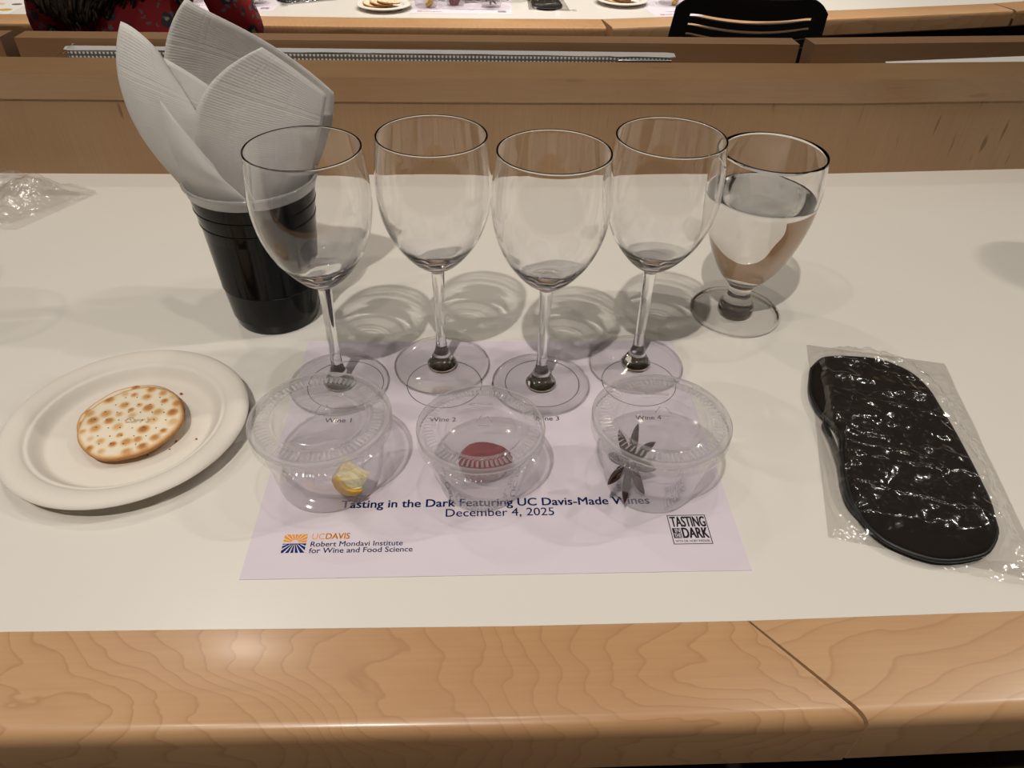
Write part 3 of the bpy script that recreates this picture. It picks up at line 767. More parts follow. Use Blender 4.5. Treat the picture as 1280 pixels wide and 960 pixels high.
# ------------------------------------------------------------------ black cup with napkin
def party_cup(x, y, label, napkin_label=None):
    t = thing('party_cup', label, 'cup', (x, y, 0.1), group=None)
    out = [(0, 2.0), (27, 2.0), (29.5, 0.0), (31.2, 0.2), (32.0, 2.0), (33.2, 9), (34.0, 9.3), (36.4, 33.6), (37.1, 34.5), (37.1, 35.3), (36.9, 35.9), (40.6, 86), (41.4, 86.8), (41.4, 87.5), (41.1, 88.1), (42.0, 97), (42.8, 97.7), (42.8, 98.3), (42.5, 98.9), (43.6, 108.5)]
    inn = [(43.3, 108.5), (42.2, 97), (40.6, 85), (36.4, 36), (32.5, 5), (0, 3.5)]
    v, f = lathe(out+inn, 72); link_mesh('cup_body', v, f, M['black_plastic'], t, sharp=0.45)
    v, f = lathe([(43.4, 108.2), (44.4, 109), (45.2, 112), (46.6, 114.5), (47.0, 116.4), (46.0, 117.6), (44.8, 116.8), (43.6, 113), (42.8, 109)], 72)
    M.setdefault('lip', thin_clear('cup_lip_plastic', (0.9, 0.9, 0.9), 0.08, 0.06, 0.8, 2.5, haze=0.35, hazecol=(0.75, 0.75, 0.74)))
    tag(link_mesh('rim_lip', v, f, M['lip'], t), 'translucent whitish rolled lip of the black cup')
    if not napkin_label: return t
    # napkin: bezier flaps rising out of the cup
    if 'napkin' not in M:
        m, nt, out_ = newmat('napkin_tissue'); d = N(nt, 'BsdfDiffuse'); tl = N(nt, 'BsdfTranslucent')
        d.inputs[0].default_value = (0.80, 0.785, 0.765, 1); tl.inputs[0].default_value = (0.80, 0.775, 0.74, 1)
        mx = N(nt, 'MixShader'); mx.inputs[0].default_value = 0.36
        L(nt, d.outputs[0], mx.inputs[1]); L(nt, tl.outputs[0], mx.inputs[2]); L(nt, mx.outputs[0], out_.inputs[0])
        uv = N(nt, 'UVMap'); mp = N(nt, 'Mapping'); mp.inputs['Scale'].default_value = (1, 1, 1)
        L(nt, uv.outputs[0], mp.inputs[0])
        wv = N(nt, 'TexWave'); wv.bands_direction = 'Y'; wv.inputs['Scale'].default_value = 26; wv.inputs['Distortion'].default_value = 0.0
        L(nt, mp.outputs[0], wv.inputs['Vector'])
        g = noise(nt, coords(nt), 90, 4)
        sp = N(nt, 'SeparateXYZ'); L(nt, mp.outputs[0], sp.inputs[0])
        def line(o_, c0):
            return math_(nt, 'MAXIMUM', math_(nt, 'SUBTRACT', 1.0, math_(nt, 'MULTIPLY', math_(nt, 'ABSOLUTE', math_(nt, 'SUBTRACT', o_, c0)), 90.0)), 0.0)
        ln = None
        for o_, c0 in ((sp.outputs[0], 0.22), (sp.outputs[0], 0.27), (sp.outputs[1], 0.80), (sp.outputs[1], 0.83), (sp.outputs[0], 0.62)):
            q_ = line(o_, c0); ln = q_ if ln is None else math_(nt, 'MAXIMUM', ln, q_)
        hh = math_(nt, 'ADD', math_(nt, 'ADD', math_(nt, 'MULTIPLY', wv.outputs['Fac'], 0.22), math_(nt, 'MULTIPLY', g, 2.0)), math_(nt, 'MULTIPLY', ln, -0.3))
        b = N(nt, 'Bump'); b.inputs['Strength'].default_value = 0.55; b.inputs['Distance'].default_value = 0.0008
        L(nt, hh, b.inputs['Height']); L(nt, b.outputs[0], d.inputs['Normal'])
        M['napkin'] = m
    nk = thing('paper_napkin', napkin_label, 'napkin', (x, y, 4))
    cx, cy, cz = -160.0, 505.0, 4.1
    def patch(name, rows, nu=24, nv=30, crease=0.8, seed=0):
        vs, uvs = [], []
        B = lambda t_: ((1-t_)**3, 3*t_*(1-t_)**2, 3*t_*t_*(1-t_), t_**3)
        for j in range(nv+1):
            bv = B(j/nv)
            for i in range(nu+1):
                bu = B(i/nu); p = Vector((0, 0, 0))
                for a in range(4):
                    for b in range(4): p += Vector(rows[a][b])*bv[a]*bu[b]
                cr_ = crease*((ridge(i/nu*2.2, j/nv*2.6, seed)-0.5)*3.2+1.6*facet(i/nu*2.6, j/nv*3.4, seed))*min(1, max(0, j/nv*2.2-0.5))
                vs.append((p.x-cx, p.y-cy+cr_, p.z-cz)); uvs.append((i/nu, j/nv))
        m0 = len(vs)
        fs = [(j*(nu+1)+i, j*(nu+1)+i+1, (j+1)*(nu+1)+i+1, (j+1)*(nu+1)+i) for j in range(nv) for i in range(nu)]
        me = bpy.data.meshes.new(name); me.from_pydata([Vector(v)*MM for v in vs], [], fs)
        ul = me.uv_layers.new(name='UVMap')
        for lp in me.loops: ul.data[lp.index].uv = uvs[lp.vertex_index]
        bm = bmesh.new(); bm.from_mesh(me)
        bmesh.ops.solidify(bm, geom=bm.faces[:], thickness=0.35*MM)
        return finish(name, bm, M['napkin'], nk, me=me)
    patch('ply', [[(-190, 500, 84), (-184, 488, 84), (-174, 484, 84), (-164, 488, 84)],
                  [(-214, 497, 122), (-206, 478, 122), (-186, 470, 120), (-165, 478, 116)],
                  [(-249, 502, 164), (-228, 472, 166), (-198, 472, 162), (-170, 486, 156)],
                  [(-221, 508, 214), (-210, 498, 214), (-197, 494, 207), (-195, 498, 190)]], seed=1)
    patch('ply', [[(-186, 512, 84), (-172, 520, 84), (-150, 522, 84), (-134, 512, 84)],
                  [(-206, 508, 124), (-176, 532, 122), (-140, 534, 122), (-116, 522, 116)],
                  [(-218, 504, 190), (-186, 528, 182), (-146, 534, 172), (-99, 522, 140)],
                  [(-179, 512, 227), (-166, 512, 216), (-134, 518, 207), (-97, 518, 169)]], seed=2)
    patch('ply', [[(-178, 494, 84), (-165, 486, 84), (-150, 488, 84), (-134, 500, 84)],
                  [(-174, 482, 118), (-156, 466, 116), (-132, 472, 116), (-118, 496, 116)],
                  [(-210, 470, 176), (-160, 494, 150), (-126, 482, 152), (-106, 502, 142)],
                  [(-133, 494, 204), (-124, 496, 197), (-114, 499, 188), (-100, 508, 171)]], seed=3)
    patch('ply', [[(-184, 490, 84), (-176, 484, 84), (-164, 482, 84), (-152, 484, 84)],
                  [(-204, 486, 118), (-188, 468, 116), (-166, 464, 114), (-144, 470, 112)],
                  [(-206, 484, 142), (-194, 466, 138), (-180, 462, 130), (-168, 468, 122)],
                  [(-204, 488, 178), (-194, 480, 168), (-184, 474, 154), (-172, 474, 136)]], crease=0.5, seed=4)
    patch('ply', [[(-182, 500, 84), (-172, 500, 84), (-162, 502, 84), (-150, 506, 84)],
                  [(-198, 496, 116), (-176, 494, 114), (-162, 496, 112), (-148, 500, 110)],
                  [(-212, 496, 160), (-190, 484, 165), (-172, 494, 150), (-160, 500, 140)],
                  [(-199, 504, 194), (-188, 502, 190), (-172, 505, 176), (-158, 508, 160)]], crease=0.6, seed=5)
    return t
party_cup(-160, 505, 'glossy black plastic cup stuffed with a white napkin', 'crumpled white paper napkin standing up out of the black cup')

# ------------------------------------------------------------------ eye mask in its bag
MASK = [(243.3, 420.5), (255.3, 432.0), (267, 434.5), (280.2, 433.7), (299.8, 429.6), (314.3, 415.0), (318.5, 397), (317.5, 379.2), (315.5, 355), (312.6, 332.0), (309.5, 311), (305.9, 291.1), (301.5, 278), (297.2, 266.8), (285.7, 254.5), (274.3, 250.3), (259.6, 248.4), (247.2, 250.8), (233.0, 259.5), (226, 269), (223.1, 280.2), (223, 293), (225.1, 305.6), (231.9, 333.3), (236.5, 345), (237.5, 357.4), (234.5, 366), (231.9, 376.1), (232.3, 388), (235.1, 400)]
def dist_poly(px, py, P):
    best = 1e9; ins = False
    for k in range(len(P)):
        ax, ay = P[k]; bx, by = P[(k+1) % len(P)]
        dx, dy = bx-ax, by-ay; t_ = max(0, min(1, ((px-ax)*dx+(py-ay)*dy)/(dx*dx+dy*dy)))
        best = min(best, math.hypot(px-ax-t_*dx, py-ay-t_*dy))
        if (ay > py) != (by > py) and px < (bx-ax)*(py-ay)/(by-ay)+ax: ins = not ins
    return best if ins else -best
def eye_mask():
    cx, cy = 272, 340
    M['mask'] = principled('black_satin', (0.011, 0.0078, 0.006), 0.8, spec=0.12, bump=(350, 0.3, (1, 1, 1)))
    t = thing('eye_mask', 'black padded eye mask sealed in the bag to the right of the placemat', 'eye mask', (cx, cy, 0.6))
    P = [(a-cx, b-cy) for a, b in spline(MASK+MASK[:1], 3)[:-1]]
    cxm = sum(p[0] for p in P)/len(P); cym = sum(p[1] for p in P)/len(P)
    vs, fs = [], []; n = len(P); R = 14
    lev = [(1.0, 2.0), (1.0, 4.5), (0.985, 6.2), (0.955, 7.2), (0.92, 7.6), (0.86, 8.4), (0.75, 9.3), (0.6, 9.8), (0.4, 10.0), (0.2, 10.0)]
    low = [(0.985, 0.4), (0.9, 0.0), (0.4, 0.0)]
    seq = list(reversed(low))+lev
    for q, z in seq:
        for a, b in P:
            # pull toward a spine running along the mask instead of a point
            sx_ = cxm-0.12*(b-cym)+0; sy_ = cym+(b-cym)*0.62
            x_, y_ = sx_+(a-sx_)*q, sy_+(b-sy_)*q
            zz = z+(0.9*(vnoise(x_*0.06, y_*0.06, 8)-0.5) if z > 7 else 0)
            vs.append((x_, y_, zz))
    for j in range(len(seq)-1):
        for k in range(n): fs.append((j*n+k, j*n+(k+1) % n, (j+1)*n+(k+1) % n, (j+1)*n+k))
    fs.append(tuple(reversed(range(n))))
    top = (len(seq)-1)*n; fs.append(tuple(top+k for k in range(n)))
    link_mesh('padded_body', vs, fs, M['mask'], t)
    bm = bmesh.new(); edge = [(a*0.985, b*0.985, 6.9) for a, b in P]
    tube_bm(bm, [(a, b, 4.4) for a, b in P], 1.5, 6, closed=True); finish('edge_piping', bm, M['black_matte'], t)
    pts = spline([(238, 372, 3), (231, 362, 4), (229.5, 345, 5), (227, 325, 5), (222, 305, 4), (221, 290, 3.0), (226, 276, 3)], 6)
    bm = bmesh.new(); rings = []
    for x_, y_, z_ in pts:
        rings.append([bm.verts.new(Vector((x_-cx+dx, y_-cy, z_+dz))*MM) for dx, dz in ((-0.8, -2.6), (0.8, -2.6), (0.8, 2.6), (-0.8, 2.6))])
    for a, b in zip(rings, rings[1:]):
        for k in range(4): bm.faces.new((a[k], b[k], b[(k+1) % 4], a[(k+1) % 4]))
    bm.faces.new(rings[0]); bm.faces.new(list(reversed(rings[-1])))
    finish('elastic_strap', bm, M['black_matte'], t)
    # bag: bottom sheet and crinkled top sheet meeting along a seam
    b = thing('plastic_bag', 'clear crinkled plastic bag around the black eye mask', 'plastic bag', (cx, cy, 0.2))
    Q = [(253.7, 457.5), (350.8, 432.2), (312.0, 236.0), (200.9, 270.0)]
    def bl(u, v): return tuple((Q[3][d]*(1-u)+Q[2][d]*u)*(1-v)+(Q[0][d]*(1-u)+Q[1][d]*u)*v for d in (0, 1))
    nu, nv = 130, 240
    vs, fs = [], []
    for j in range(nv+1):
        for i in range(nu+1):
            u, v = i/nu, j/nv; x_, y_ = bl(u, v)
            edge_ = min(u, 1-u, v, 1-v)*min(1, 1)
            d = dist_poly(x_, y_, MASK)
            sm = 1/(1+math.exp(-(d+5)/2.4))
            h = 11.6*sm
            ang = x_*0.045+y_*0.02, y_*0.05-x_*0.03
            wr = 2.6+1.8*facet(x_*0.045, y_*0.045, 1)+2.3*facet(x_*0.12, y_*0.09, 2)+1.5*facet(x_*0.25, y_*0.21, 3)+ridge(x_*0.05+y_*0.11, y_*0.03, 3)**6*1.2
            k = min(1, edge_*14)
            z_ = 0.5+k*(h+max(0.0, wr)*(0.7+0.55*sm)+ (0.6 if d < -3 else 0))
            wob = 1.6*(vnoise(y_*0.05, 3, 5)-0.5)*(1-min(1, edge_*8))
            vs.append((x_-cx+wob, y_-cy+wob, z_))
    for j in range(nv):
        for i in range(nu): a = j*(nu+1)+i; fs.append((a, a+1, a+nu+2, a+nu+1))
    link_mesh('top_sheet', vs, fs, M['film'], b)
    nu2, nv2 = 12, 20; vs, fs = [], []
    for j in range(nv2+1):
        for i in range(nu2+1):
            x_, y_ = bl(i/nu2, j/nv2); vs.append((x_-cx, y_-cy, 0.05))
    for j in range(nv2):
        for i in range(nu2): a = j*(nu2+1)+i; fs.append((a, a+1, a+nu2+2, a+nu2+1))
    link_mesh('bottom_sheet', vs, fs, M['film'], b)
    # sealed flap past the lower right corner
    vs, fs = [], []; n1, n2 = 40, 16
    for j in range(n2+1):
        for i in range(n1+1):
            u, v = i/n1, j/n2; x_ = 240+u*92-v*4; y_ = 258-u*14-v*(5+17*u)
            vs.append((x_-cx, y_-cy, 0.6+1.8*ridge(x_*0.15, y_*0.2, 7)**3+2.2*v*u*vnoise(x_*0.08, 3, 2)))
    for j in range(n2):
        for i in range(n1): a = j*(n1+1)+i; fs.append((a, a+1, a+n1+2, a+n1+1))
    link_mesh('sealed_flap', vs, fs, M['film'], b)
    return t, b
MASKT, MASKB = eye_mask()

# ------------------------------------------------------------------ crumpled bag by the back panel
def left_bag():
    b = thing('plastic_bag', 'empty crumpled clear plastic bag lying against the back panel left of the black cup', 'plastic bag', (-470, 690, 0.2))
    def sheet(name, outline, hfun, nu=150, nv=100):
        Q = outline; vs, fs = [], []
        for j in range(nv+1):
            for i in range(nu+1):
                u, v = i/nu, j/nv
                x_, y_ = [(Q[0][d]*(1-u)+Q[1][d]*u)*(1-v)+(Q[3][d]*(1-u)+Q[2][d]*u)*v for d in (0, 1)]
                vs.append((x_+470, y_-690, hfun(u, v, x_, y_)))
        for j in range(nv):
            for i in range(nu): a = j*(nu+1)+i; fs.append((a, a+1, a+nu+2, a+nu+1))
        return link_mesh(name, vs, fs, M['film'], b)
    def crumple(u, v, x_, y_):
        e = min(u, 1-u, v, 1-v); k = min(1, e*6)
        m = math.sin(math.pi*min(1, max(0, (-x_-395)/110)))*0.5+0.5 if x_ < -395 else 0.3
        return 0.6+k*max(0.0, 14*m*ridge(x_*0.018, y_*0.02, 11)**1.5+9+10*facet(x_*0.03, y_*0.03, 12)+7*facet(x_*0.08, y_*0.07, 13)+3.0*facet(x_*0.19, y_*0.16, 14))
    sheet('lower_sheet', [(-620, 650), (-428, 642), (-386, 716), (-600, 752)], crumple)
    sheet('upper_sheet', [(-640, 668), (-440, 655), (-384, 719), (-610, 760)], lambda u, v, x_, y_: crumple(u, v, x_+31, y_*1.1)*1.25+3*v)
    # stiff folded corner leaning against the panel
    def lean(u, v, x_, y_):
        return 0.8+v*46*(1-u)**0.8+5*ridge(x_*0.03, v*2, 15)**3*(1-abs(2*v-1))
    sheet('folded_corner', [(-640, 700), (-383, 718), (-386, 720), (-640, 757)], lean, 60, 24)
left_bag()

# ------------------------------------------------------------------ neighbours' things just outside the frame (their shadows fall into it)
party_cup(588, 578, 'black cup at the next seat along the near desk, to the right')
goblet(-468, 505, 'water goblet at the next seat along the near desk, to the left')

# ------------------------------------------------------------------ front row, one step lower
FZ = -172.6
FEDGE = [(-3000, 2090), (-2200, 2112), (-1600, 2132), (-1143, 2147), (-730, 2159), (-330, 2158), (0, 2164), (335, 2176)]
FEDGE2 = [(339, 2176), (700, 2245), (1077, 2322), (1400, 2391), (1566, 2428)]
FEDGE3 = [(1570, 2429), (1900, 2530), (2600, 2760)]
def front_desk():
    t = thing('front_desk', 'maple edged white desk of the row in front', 'desk', (0, 0, -913))
    def up(o): o.location.z += 0.913; return o
    allp = FEDGE+FEDGE2+FEDGE3
    bm = bmesh.new(); bk = [(x, y+640) for x, y in allp]; poly = allp+list(reversed(bk))
    lo_ = [bm.verts.new(Vector((x, y, FZ-24))*MM) for x, y in poly]; hi_ = [bm.verts.new(Vector((x, y, FZ))*MM) for x, y in poly]
    n = len(allp); m = len(poly)
    for k in range(n-1):
        for r, rev in ((hi_, False), (lo_, True)):
            q = [r[k], r[k+1], r[m-2-k], r[m-1-k]]; bm.faces.new(list(reversed(q)) if rev else q)
    for k in range(m): bm.faces.new((lo_[k], lo_[(k+1) % m], hi_[(k+1) % m], hi_[k]))
    up(receiver(finish('desktop', bm, M['laminate'], t, smooth=False)))
    prof = [(0.5, FZ), (0.5, FZ-46), (-84, FZ-46), (-88, FZ-42), (-88, FZ-7), (-85, FZ-2), (-80, FZ)]
    up(sweep('edge_strip', FEDGE, prof, M['edge_wood'], t)); up(sweep('edge_strip', FEDGE2, prof, M['edge_wood2'], t)); up(sweep('edge_strip', FEDGE3, prof, M['edge_wood'], t))
    for (a, b) in ((FEDGE[0], FEDGE[3]), (FEDGE[3], FEDGE[-1]), (FEDGE2[0], FEDGE2[-1]), (FEDGE3[0], FEDGE3[-1])):
        up(sweep('modesty_panel', [(a[0], a[1]), (b[0]-12, b[1])], [(230, -913), (230, FZ-26), (250, FZ-26), (250, -913)], M['dark_under'], t))
    bp = [(x, y+642) for x, y in allp]
    up(sweep('back_panel', bp, [(0, FZ-60), (0, FZ+104), (56, FZ+104), (56, FZ-60)], M['panel_wood'], t))
    return t
front_desk()

def shift(o, x, y, z, rz=None, label=None, group=None):
    c = copy_tree(o); c.location = Vector((x, y, z))*MM
    if rz is not None: c.rotation_euler.z = rz
    if label: c['label'] = label
    if group: c['group'] = group
    elif 'group' in c.keys(): del c['group']
    return c
def find(name): return [o for o in bpy.data.objects if o.name == name][0]
P0, M0 = find('paper_plate'), find('placemat')
zf = FZ
seats = [(-688, 2212, 'beside the person in red', 'A'), (-42, 2212, 'in front of the middle of the near desk', 'B'), (632, 2232, 'beside the empty black chair', 'C')]
MATL = {'A': 'printed placemat on the front desk, half hidden by the person in red', 'B': 'printed placemat in the middle of the front desk, ahead of the wine glasses', 'C': 'printed placemat on the front desk behind the empty black chair'}
for sx, sy, where, key in seats:
    rz = 0.0 if key != 'C' else 0.19
    m = shift(M0, sx, sy, zf+0.15, rz, MATL[key], 'placemats on the front desk')
PLATES = [(-256, 2266, 'cracker plate on the front desk left of the lemon cup, near the frame top'), (420, 2362, 'cracker plate on the front desk, just left of the empty black chair')]
for k, (x, y, lb) in enumerate(PLATES):
    shift(P0, x, y, zf+0.1, 0.3, lb, 'plates on the front desk')
    for j in range(3):
        cracker(x-26+20*j, y+2-6*j, zf+7.6+j*4.4, (0.03, 0.12, 0.5*j), ['leftmost', 'middle', 'rightmost'][j]+' of three overlapping crackers on the plate '+('left of the front lemon cup' if k == 0 else 'beside the empty black chair'),
                'crackers on the front desk', 21+j, holes=False, word=False)
def front_cup(src, x, y, lb): return shift(src, x, y, zf+0.5, 0.4, lb, 'sample cups on the front desk')
front_cup(CUPS[0], -142, 2296, 'clear cup with lemon on the front desk, right of the cracker plate')
front_cup(CUPS[1], -60, 2308, 'clear cup with red fruit in the middle of the front desk')
front_cup(CUPS[2], 40, 2298, 'clear cup with star anise on the front desk, left of the bagged mask')
front_cup(CUPS[2], -612, 2300, 'clear cup with star anise on the front desk, right of the person in red')
front_cup(CUPS[0], 560, 2362, 'clear cup with lemon on the front desk, against the empty black chair')
front_cup(CUPS[1], 655, 2372, 'clear cup with red fruit on the front desk, behind the empty black chair')
front_cup(CUPS[0], -790, 2308, 'clear cup with lemon on the front desk, hidden behind the person in red')
lemon_wedge(-137, 2292, zf+18, (1.0, 0.35, -1.2), 'lemon piece in the clear cup beside the front cracker plate', 'lemon pieces on the front desk')
lemon_wedge(566, 2358, zf+18, (1.0, 0.35, -1.2), 'lemon piece in the clear cup against the empty black chair', 'lemon pieces on the front desk')
fruit_slice(-64, 2308, zf+2.2, 0.2, 'red fruit piece in the clear cup in the middle of the front desk', 'red fruit on the front desk', 1.0)
star_anise(38, 2296, zf+22, (0.7, 0.3, 0.2), 'star anise in the clear cup left of the front bagged mask', 'star anise on the front desk')
star_anise(-614, 2298, zf+22, (0.7, 0.3, 0.2), 'star anise in the clear cup right of the person in red', 'star anise on the front desk')
for (x, y, rz, lb) in ((196, 2352, 0.25, 'middle of the front desk'), (-478, 2372, -0.9, 'front desk right of the person in red')):
    shift(MASKT, x, y, zf+0.6, rz, 'black eye mask in a clear bag, '+lb, 'eye masks on the front desk')
    shift(MASKB, x, y, zf+0.2, rz, 'clear bag around the eye mask, '+lb, 'mask bags on the front desk')
for k, (x, y) in enumerate(((-146, 2398), (-78, 2378), (-8, 2370), (62, 2392))):
    shift(WG[k], x, y, zf+0.4, 0, ['leftmost', 'second from left', 'third from left', 'rightmost'][k]+' of four wine glasses in the middle of the front desk', 'wine glasses on the front desk')

# loose printed sheet at the far left of the front desk
def food_sheet():
    t = thing('menu_sheet', 'white sheet with small colour pictures hanging over the front desk edge', 'paper', (-1290, 2260, zf+0.2), 0.0)
    bm = bmesh.new(); bm_box(bm, (-200, -118, 0), (82, 130, 0.3)); finish('sheet', bm, M['paper_white'], t, smooth=False)
    cols = [srgb(190, 160, 60), srgb(120, 110, 100), srgb(205, 180, 140), srgb(90, 80, 75), srgb(180, 150, 70), srgb(150, 150, 140)]
    for k in range(14):
        mt = principled('print_%d' % k, cols[k % 6], 0.7)
        x, y = -150+50*(k % 5)+9*hashn(k, 1), -84+64*(k//5)+12*hashn(k, 2)
        v, f = lathe([(0, 0), (13+7*hashn(k, 3), 0)], 14)
        v = [(a*1.0, b*0.75, 0.4) for a, b, c in v]
        link_mesh('printed_picture', v, f, mt, t, (x, y, 0), smooth=False)
food_sheet()

# ------------------------------------------------------------------ chairs
def chair(x, y, rz, label, top_z=848):
    t = thing('plastic_chair', label, 'chair', (x, y, -913), rz)
    Wt, H0, H1 = 206, top_z-328, top_z
    rows = []          # v breaks; slots sit between chosen breaks
    br = [0, .15, .30, .45, .56, .66, .680, .728, .750, .797, .82, .862, .888, .93, .97, 1.0]
    slots = {(.66, .680), (.728, .750), (.797, .82), (.862, .888)}
    ub = [-1+2*k/40 for k in range(41)]
    def pt(u, v):
        wd = Wt*(1.0-0.10*v)
        # rounded top corners
        top = 1.0-0.11*max(0, (abs(u)-0.62)/0.38)**2.6*(v**2)
        sag = 26*(1-u*u)*v
        z = H0+(H1-H0)*v*top-24*(1-u*u)*math.sin(math.pi*min(1, v))**0.5*v
        yy = 52*u*u*0.9+ -42*v*v
        return (wd*u, yy, z)
    idx = {}; vs = []; fs = []
    for j, v in enumerate(br):
        for i, u in enumerate(ub): idx[i, j] = len(vs); vs.append(pt(u, v))
    for j in range(len(br)-1):
        for i in range(40):
            if (br[j], br[j+1]) in slots and abs((ub[i]+ub[i+1])/2) < 0.78: continue
            fs.append((idx[i, j], idx[i+1, j], idx[i+1, j+1], idx[i, j+1]))
    me = bpy.data.meshes.new('backrest'); me.from_pydata([Vector(v)*MM for v in vs], [], fs)
    bm = bmesh.new(); bm.from_mesh(me); bmesh.ops.solidify(bm, geom=bm.faces[:], thickness=9*MM)
    finish('backrest', bm, M['chair'], t, me=me, sharp=0.9)
    vs, fs = [], []
    for j in range(13):
        for i in range(17):
            u, v = i/8-1, j/12
            r = 1-0.06*abs(u)**4
            vs.append((215*u*(1-0.12*(1-v)), 40+430*v*r, 452+16*u*u-14*math.sin(v*3.1)+(-14*max(0, v-0.85)/0.15)))
    for j in range(12):
        for i in range(16): a = j*17+i; fs.append((a, a+1, a+18, a+17))
    me = bpy.data.meshes.new('seat'); me.from_pydata([Vector(v)*MM for v in vs], [], fs)
    bm = bmesh.new(); bm.from_mesh(me); bmesh.ops.solidify(bm, geom=bm.faces[:], thickness=10*MM); finish('seat', bm, M['chair'], t, me=me, sharp=0.9)
    for sx in (-1, 1):
        tube('back_post', spline([(sx*150, 60, 436), (sx*160, 30, 470), (sx*165, 22, 540), (sx*165, 18, 640)], 5), 11, M['steel_dark'], t)
        tube('leg', [(sx*165, 60, 440), (sx*205, -10, 4)], 11, M['steel_dark'], t)
        tube('leg', [(sx*165, 400, 440), (sx*205, 470, 4)], 11, M['steel_dark'], t)
    for yy in (60, 400): tube('crossbar', [(-165, yy, 434), (165, yy, 434)], 10, M['steel_dark'], t)
    return t
M['chair'] = principled('chair_plastic', (0.006, 0.006, 0.006), 0.38, spec=0.4)
M['steel_dark'] = principled('chair_steel', (0.03, 0.03, 0.03), 0.35, metal=0.6)
chair(672, 1962, -0.10, 'empty black slotted plastic chair pushed up to the front desk')
chair(-800, 1640, 0.0, 'black plastic chair under the person in the red floral shirt', 790)

# ------------------------------------------------------------------ seated person seen from behind
def skin_mesh(name, nodes, links, mat, parent, sub=2):
    me = bpy.data.meshes.new(name+'_skeleton'); keys = list(nodes)
    me.from_pydata([Vector(nodes[k][0])*MM for k in keys], [(keys.index(a), keys.index(b)) for a, b in links], [])
    o = bpy.data.objects.new(name+'_skeleton', me); COL.objects.link(o)
    sk = o.modifiers.new('s', 'SKIN'); sk.use_smooth_shade = True; sk.branch_smoothing = 0.6
    for i, k in enumerate(keys):
        r = nodes[k][1]; d = me.skin_vertices[0].data[i]; d.radius = (r[0]*MM, r[1]*MM); d.use_root = (i == 0)
    sb = o.modifiers.new('u', 'SUBSURF'); sb.levels = sub
    dg = bpy.context.evaluated_depsgraph_get(); m2 = bpy.data.meshes.new_from_object(o.evaluated_get(dg)); bpy.data.objects.remove(o)
    m2.name = name; m2.materials.clear(); m2.materials.append(mat)
    for p in m2.polygons: p.use_smooth = True
    q = bpy.data.objects.new(name, m2); COL.objects.link(q); q.parent = parent
    return q
